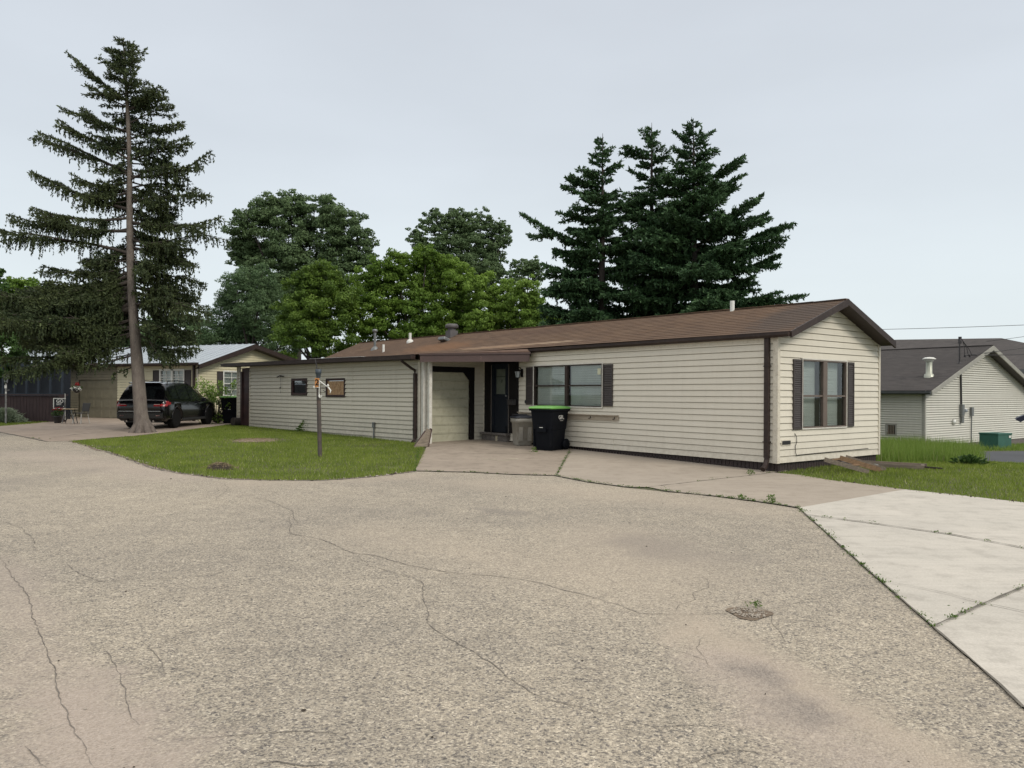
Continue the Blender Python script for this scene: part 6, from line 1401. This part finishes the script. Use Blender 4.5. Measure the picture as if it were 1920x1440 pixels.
# ================================================================== parked black car
m_, n_, l_, b_ = new_mat('car_paint'); b_.inputs['Base Color'].default_value = (.003, .003, .004, 1); b_.inputs['Roughness'].default_value = .22; b_.inputs['Coat Weight'].default_value = .45; b_.inputs['Specular IOR Level'].default_value = .3; b_.inputs['Coat Roughness'].default_value = .04
pmat('car_glass', (.012, .015, .016), (.010, .012, .013), rough=.04); pmat('tyre', (.007, .007, .007), rough=.9, spec=.2); pmat('rim_black', (.10, .10, .11), rough=.25, metal=.8); pmat('tail_red', (.42, .012, .015), (.25, .008, .01), scale=8, rough=.2); pmat('car_trim', (.02, .02, .02), rough=.6)
pmat('lamp_clear', (.55, .30, .28), rough=.15); pmat('chrome', (.6, .6, .6), rough=.2, metal=1)
cy = 28.05; cxm = (at(242, 800, 29).x + at(319, 800, 29).x) / 2 + .10
car = thing('parked_car', 'black mid size sport utility car parked facing away on the side driveway', 'car', (cxm, cy, G(cxm, cy + 1.5) + .012), R(88.6))
ST = [  # x, zbottom, z_shoulder, half_w, z_top, half_top
 (0.00, .42, .80, .76, .90, .70), (.05, .34, .92, .88, 1.02, .80), (.12, .30, .99, .925, 1.08, .82), (.20, .28, 1.02, .935, 1.24, .79), (.30, .27, 1.04, .94, 1.45, .73), (.42, .26, 1.05, .94, 1.63, .66), (.55, .26, 1.05, .94, 1.695, .63),
 (.8, .26, 1.05, .94, 1.715, .63), (1.3, .26, 1.04, .94, 1.735, .635), (1.9, .26, 1.02, .94, 1.735, .64), (2.4, .26, 1.01, .94, 1.72, .64), (2.8, .26, 1.00, .94, 1.66, .635), (3.1, .26, 1.0, .94, 1.54, .64), (3.4, .26, 1.0, .935, 1.35, .68), (3.65, .26, .99, .93, 1.19, .74),
 (3.85, .26, .98, .925, 1.10, .80), (4.1, .26, .96, .92, 1.06, .78), (4.4, .27, .92, .90, 1.01, .74), (4.65, .28, .84, .86, .93, .68), (4.82, .32, .72, .78, .80, .60), (4.90, .40, .62, .66, .68, .5)]
xsr = [s[0] for s in ST]
def S(x): return [float(np.interp(x, xsr, [s[k] for s in ST])) for k in range(1, 6)]
def sect(x):
    zb_, zs, h, zt, ht = S(x); mid = zb_ + (zs - zb_) * .55
    H = [(h * .86, zb_), (h * .97, zb_ + .08), (h, zb_ + .22), (h * 1.005, mid), (h * .985, zs - .06), (h * .955, zs), (ht + (h * .955 - ht) * .45, zs + (zt - zs) * .55), (ht + .03, zt - (zt - zs) * .14), (ht - .03, zt - .03 * min(1, (zt - zs) * 3)), (ht * .6, zt + .005), (0, zt + .018)]
    return H
fx = sorted(set([round(v, 3) for v in list(np.linspace(0, 4.9, 60)) + xsr])); m = MB(); rings = []
for x in fx:
    H = sect(x); rings.append([(x, y, z) for y, z in H] + [(x, -y, z) for y, z in H[-2::-1]])
k = len(rings[0]); vs = [v for r_ in rings for v in r_]
m.add(vs, [(i * k + j, (i + 1) * k + j, (i + 1) * k + (j + 1) % k, i * k + (j + 1) % k) for i in range(len(rings) - 1) for j in range(k)] + [tuple(range(k)), tuple(range((len(rings) - 1) * k, len(rings) * k))], True)
body = m.build('body', 'car_paint', car); bpy.data.meshes[body.data.name].set_sharp_from_angle(angle=R(32))
WX = (.98, 3.87); WR = .365
for wx in WX:                                             # cut the wheel arches
    for s_ in (-1, 1):
        m = MB(); m.lathe([(.43, -.3), (.43, .3)], n=32); c = m.build('cutter', 'car_trim'); c.parent = car; c.matrix_local = Matrix.Translation((wx, s_ * .86, .37)) @ Matrix.Rotation(R(90), 4, 'X')
        bo = body.modifiers.new('arch', 'BOOLEAN'); bo.object = c; bo.operation = 'DIFFERENCE'; bo.solver = 'EXACT'
bpy.context.view_layer.update(); dg = bpy.context.evaluated_depsgraph_get(); nm_ = bpy.data.meshes.new_from_object(body.evaluated_get(dg)); body.modifiers.clear(); body.data = nm_
for c in [o for o in COL.objects if o.name.startswith('cutter')]: bpy.data.objects.remove(c)
for wx in WX:
    for s_ in (-1, 1):
        m = MB(); m.lathe([(.255, -.11), (.34, -.115), (WR, -.09), (WR, .09), (.34, .115), (.255, .11)], n=36)
        for q in range(36): t = q * 2 * math.pi / 36; m.box(WR - .004, WR + .004, -.02, .02, -.10, .10, mtx=Matrix.Rotation(t, 4, 'Z'))
        M6 = Matrix.Translation((wx, s_ * .80, WR)) @ Matrix.Rotation(R(-90 * s_), 4, 'X'); w_ = m.build('wheel', 'tyre', car); w_.matrix_local = M6
        m = MB(); m.lathe([(.262, -.1), (.262, .095), (.245, .10), (.235, .07), (.20, .04)], n=36); m.lathe([(.045, .04), (.05, .095), (.02, .10)], n=12)
        for q in range(10): t = q * 2 * math.pi / 10; m.bar((.04 * math.cos(t), .04 * math.sin(t), .075), (.245 * math.cos(t), .245 * math.sin(t), .085), .035, .03)
        m.build('rim', 'rim_black', w_)
        m = MB(); m.tube([(wx + .445 * math.cos(t), s_ * .945, .37 + .445 * math.sin(t)) for t in np.linspace(-.15, 3.3, 22)], .018, n=6); m.build('arch_trim', 'car_paint', body)
def side(x, f, s_, e_=.007):
    zb_, zs, h, zt, ht = S(x); H = sect(x); pts = H[5:8]; d = [0]
    for a, c in zip(pts, pts[1:]): d.append(d[-1] + math.hypot(c[0] - a[0], c[1] - a[1]))
    t = f * d[-1]; y = float(np.interp(t, d, [p[0] for p in pts])); z = float(np.interp(t, d, [p[1] for p in pts])); return (x, s_ * (y + e_), z + e_ * .4)
def sideglass(name, x0, x1, f0, f1, s_, top0=None, top1=None):
    m = MB(); N = 8
    for i in range(N):
        a = x0 + (x1 - x0) * i / N; c = x0 + (x1 - x0) * (i + 1) / N
        fa = f1 if top0 is None else top0 + (top1 - top0) * i / N; fc = f1 if top0 is None else top0 + (top1 - top0) * (i + 1) / N
        for q in range(4):
            u0, u1 = q / 4, (q + 1) / 4; m.add([side(a, f0 + (fa - f0) * u0, s_), side(c, f0 + (fc - f0) * u0, s_), side(c, f0 + (fc - f0) * u1, s_), side(a, f0 + (fa - f0) * u1, s_)], [(0, 1, 2, 3)], True)
    m.build(name, 'car_glass', car)
for s_ in (-1, 1):
    sideglass('side_window', .62, 1.14, .10, .93, s_, .82, .95); sideglass('side_window', 1.24, 2.10, .07, .95, s_); sideglass('side_window', 2.18, 3.02, .07, .95, s_, .95, .80)
    m = MB(); m.tube([side(.7, 1.0, s_, .0), (.85, s_ * .60, 1.765), (1.6, s_ * .61, 1.79), (2.3, s_ * .61, 1.77), side(2.55, 1.0, s_, .0)], .018, n=6); m.build('roof_rail', 'car_trim', car)
    m = MB(); P = [(3.05, s_ * .95, 1.0), (3.05, s_ * 1.10, 1.02)]; m.box(2.98, 3.10, min(s_ * .97, s_ * 1.13), max(s_ * .97, s_ * 1.13), .99, 1.14); m.bar((3.05, s_ * .90, 1.0), (3.05, s_ * 1.0, 1.04), .04); m.build('wing_mirror', 'car_paint', car, bevel=.03)
    m = MB()
    for (y0, y1) in ((.50, .70), (.71, .955)):
        pts = []
        for y, x_ in ((y0, .02), (y1, .02)):
            pts.append((y, x_))
        xa = lambda y, z: float(np.interp(z, [.80, .92, .99, 1.05], [-.012, .03, .085, .10])) + max(0, (y - .74)) ** 2 * 3.2 - .012
        g4 = [[(xa(y, z), s_ * y, z) for y in np.linspace(y0, y1, 5)] for z in np.linspace(.83, 1.02, 4)]
        for i in range(3):
            for j in range(4): m.add([g4[i][j], g4[i][j + 1], g4[i + 1][j + 1], g4[i + 1][j]], [(0, 1, 2, 3)], True)
    m.add([(.14, s_ * .945, .85), (.42, s_ * .953, .90), (.42, s_ * .953, .97), (.14, s_ * .945, 1.01)], [(0, 1, 2, 3)])
    m.build('tail_light', 'tail_red', car)
    m = MB(); m.box(-.022, -.005, min(s_ * .52, s_ * .74), max(s_ * .52, s_ * .74), .885, .905); m.build('light_strip', 'lamp_clear', car)
    m = MB(); m.box(1.72, 1.92, min(s_ * .945, s_ * .965), max(s_ * .945, s_ * .965), .90, .925); m.box(2.75, 2.95, min(s_ * .945, s_ * .965), max(s_ * .945, s_ * .965), .89, .915); m.build('door_handle', 'car_paint', car)
    m = MB(); m.box(-.03, -.01, min(s_ * .6, s_ * .75), max(s_ * .6, s_ * .75), .47, .50); m.build('reflector', 'lamp_clear', car)
    m = MB(); m.tube([(-.02, s_ * .5, .28), (.2, s_ * .5, .30)], .035, n=10); m.build('exhaust_tip', 'chrome', car)
m = MB(); Ny = 10; zz_ = [1.10, 1.22, 1.34, 1.46, 1.56]
def back(y, z): return (float(np.interp(z, [1.02, 1.08, 1.24, 1.45, 1.63], [.04, .12, .20, .30, .42])) - .014 + (abs(y) / .75) ** 3 * .05, y, z)
for i in range(4):
    w0, w1 = .74 - (zz_[i] - 1.1) * .28, .74 - (zz_[i + 1] - 1.1) * .28
    for j in range(Ny):
        a, c = -1 + 2 * j / Ny, -1 + 2 * (j + 1) / Ny; m.add([back(a * w0, zz_[i]), back(c * w0, zz_[i]), back(c * w1, zz_[i + 1]), back(a * w1, zz_[i + 1])], [(0, 1, 2, 3)], True)
m.build('rear_window', 'car_glass', car)
m = MB(); m.add([(3.0, -.60, 1.585), (3.0, .60, 1.585), (3.72, .72, 1.172), (3.72, -.72, 1.172)], [(0, 1, 2, 3)]); ws = m.build('windscreen', 'car_glass', car)
m = MB(); m.prism([(.30, 1.66), (.56, 1.70), (.58, 1.735), (.26, 1.70)], -.58, .58); m.build('spoiler', 'car_paint', car, bevel=.01)
m = MB(); m.box(-.03, .10, -.86, .86, .36, .60); m.box(-.055, .05, -.80, .80, .58, .66); m.build('rear_bumper', 'car_paint', car, bevel=.03)
m = MB(); m.box(-.062, -.054, -.78, .78, .640, .652); m.build('bumper_strip', 'chrome', car)
m = MB(); m.box(-.03, .0, -.17, .14, .74, .88); m.build('licence_plate', pmat('plate_pale', (.45, .45, .45)).name, car)
m = MB(); m.tube([(.02, -.1, 1.08), (.1, .12, 1.11)], .012, n=5); m.build('wiper', 'car_trim', car)
m = MB(); m.box(1.35, 3.5, -.955, -.935, .27, .36); m.box(1.35, 3.5, .935, .955, .27, .36); m.build('sill', 'car_trim', car, bevel=.01)
m = MB(); m.box(.2, 4.7, -.7, .7, .22, .35); m.build('underbody', 'car_trim', car)
m = MB(); m.lathe([(.02, 0), (.0, .05)], (1.0, 0, 1.745), 6); m.box(.85, .97, -.02, .02, 1.74, 1.78); m.build('antenna', 'car_paint', car)
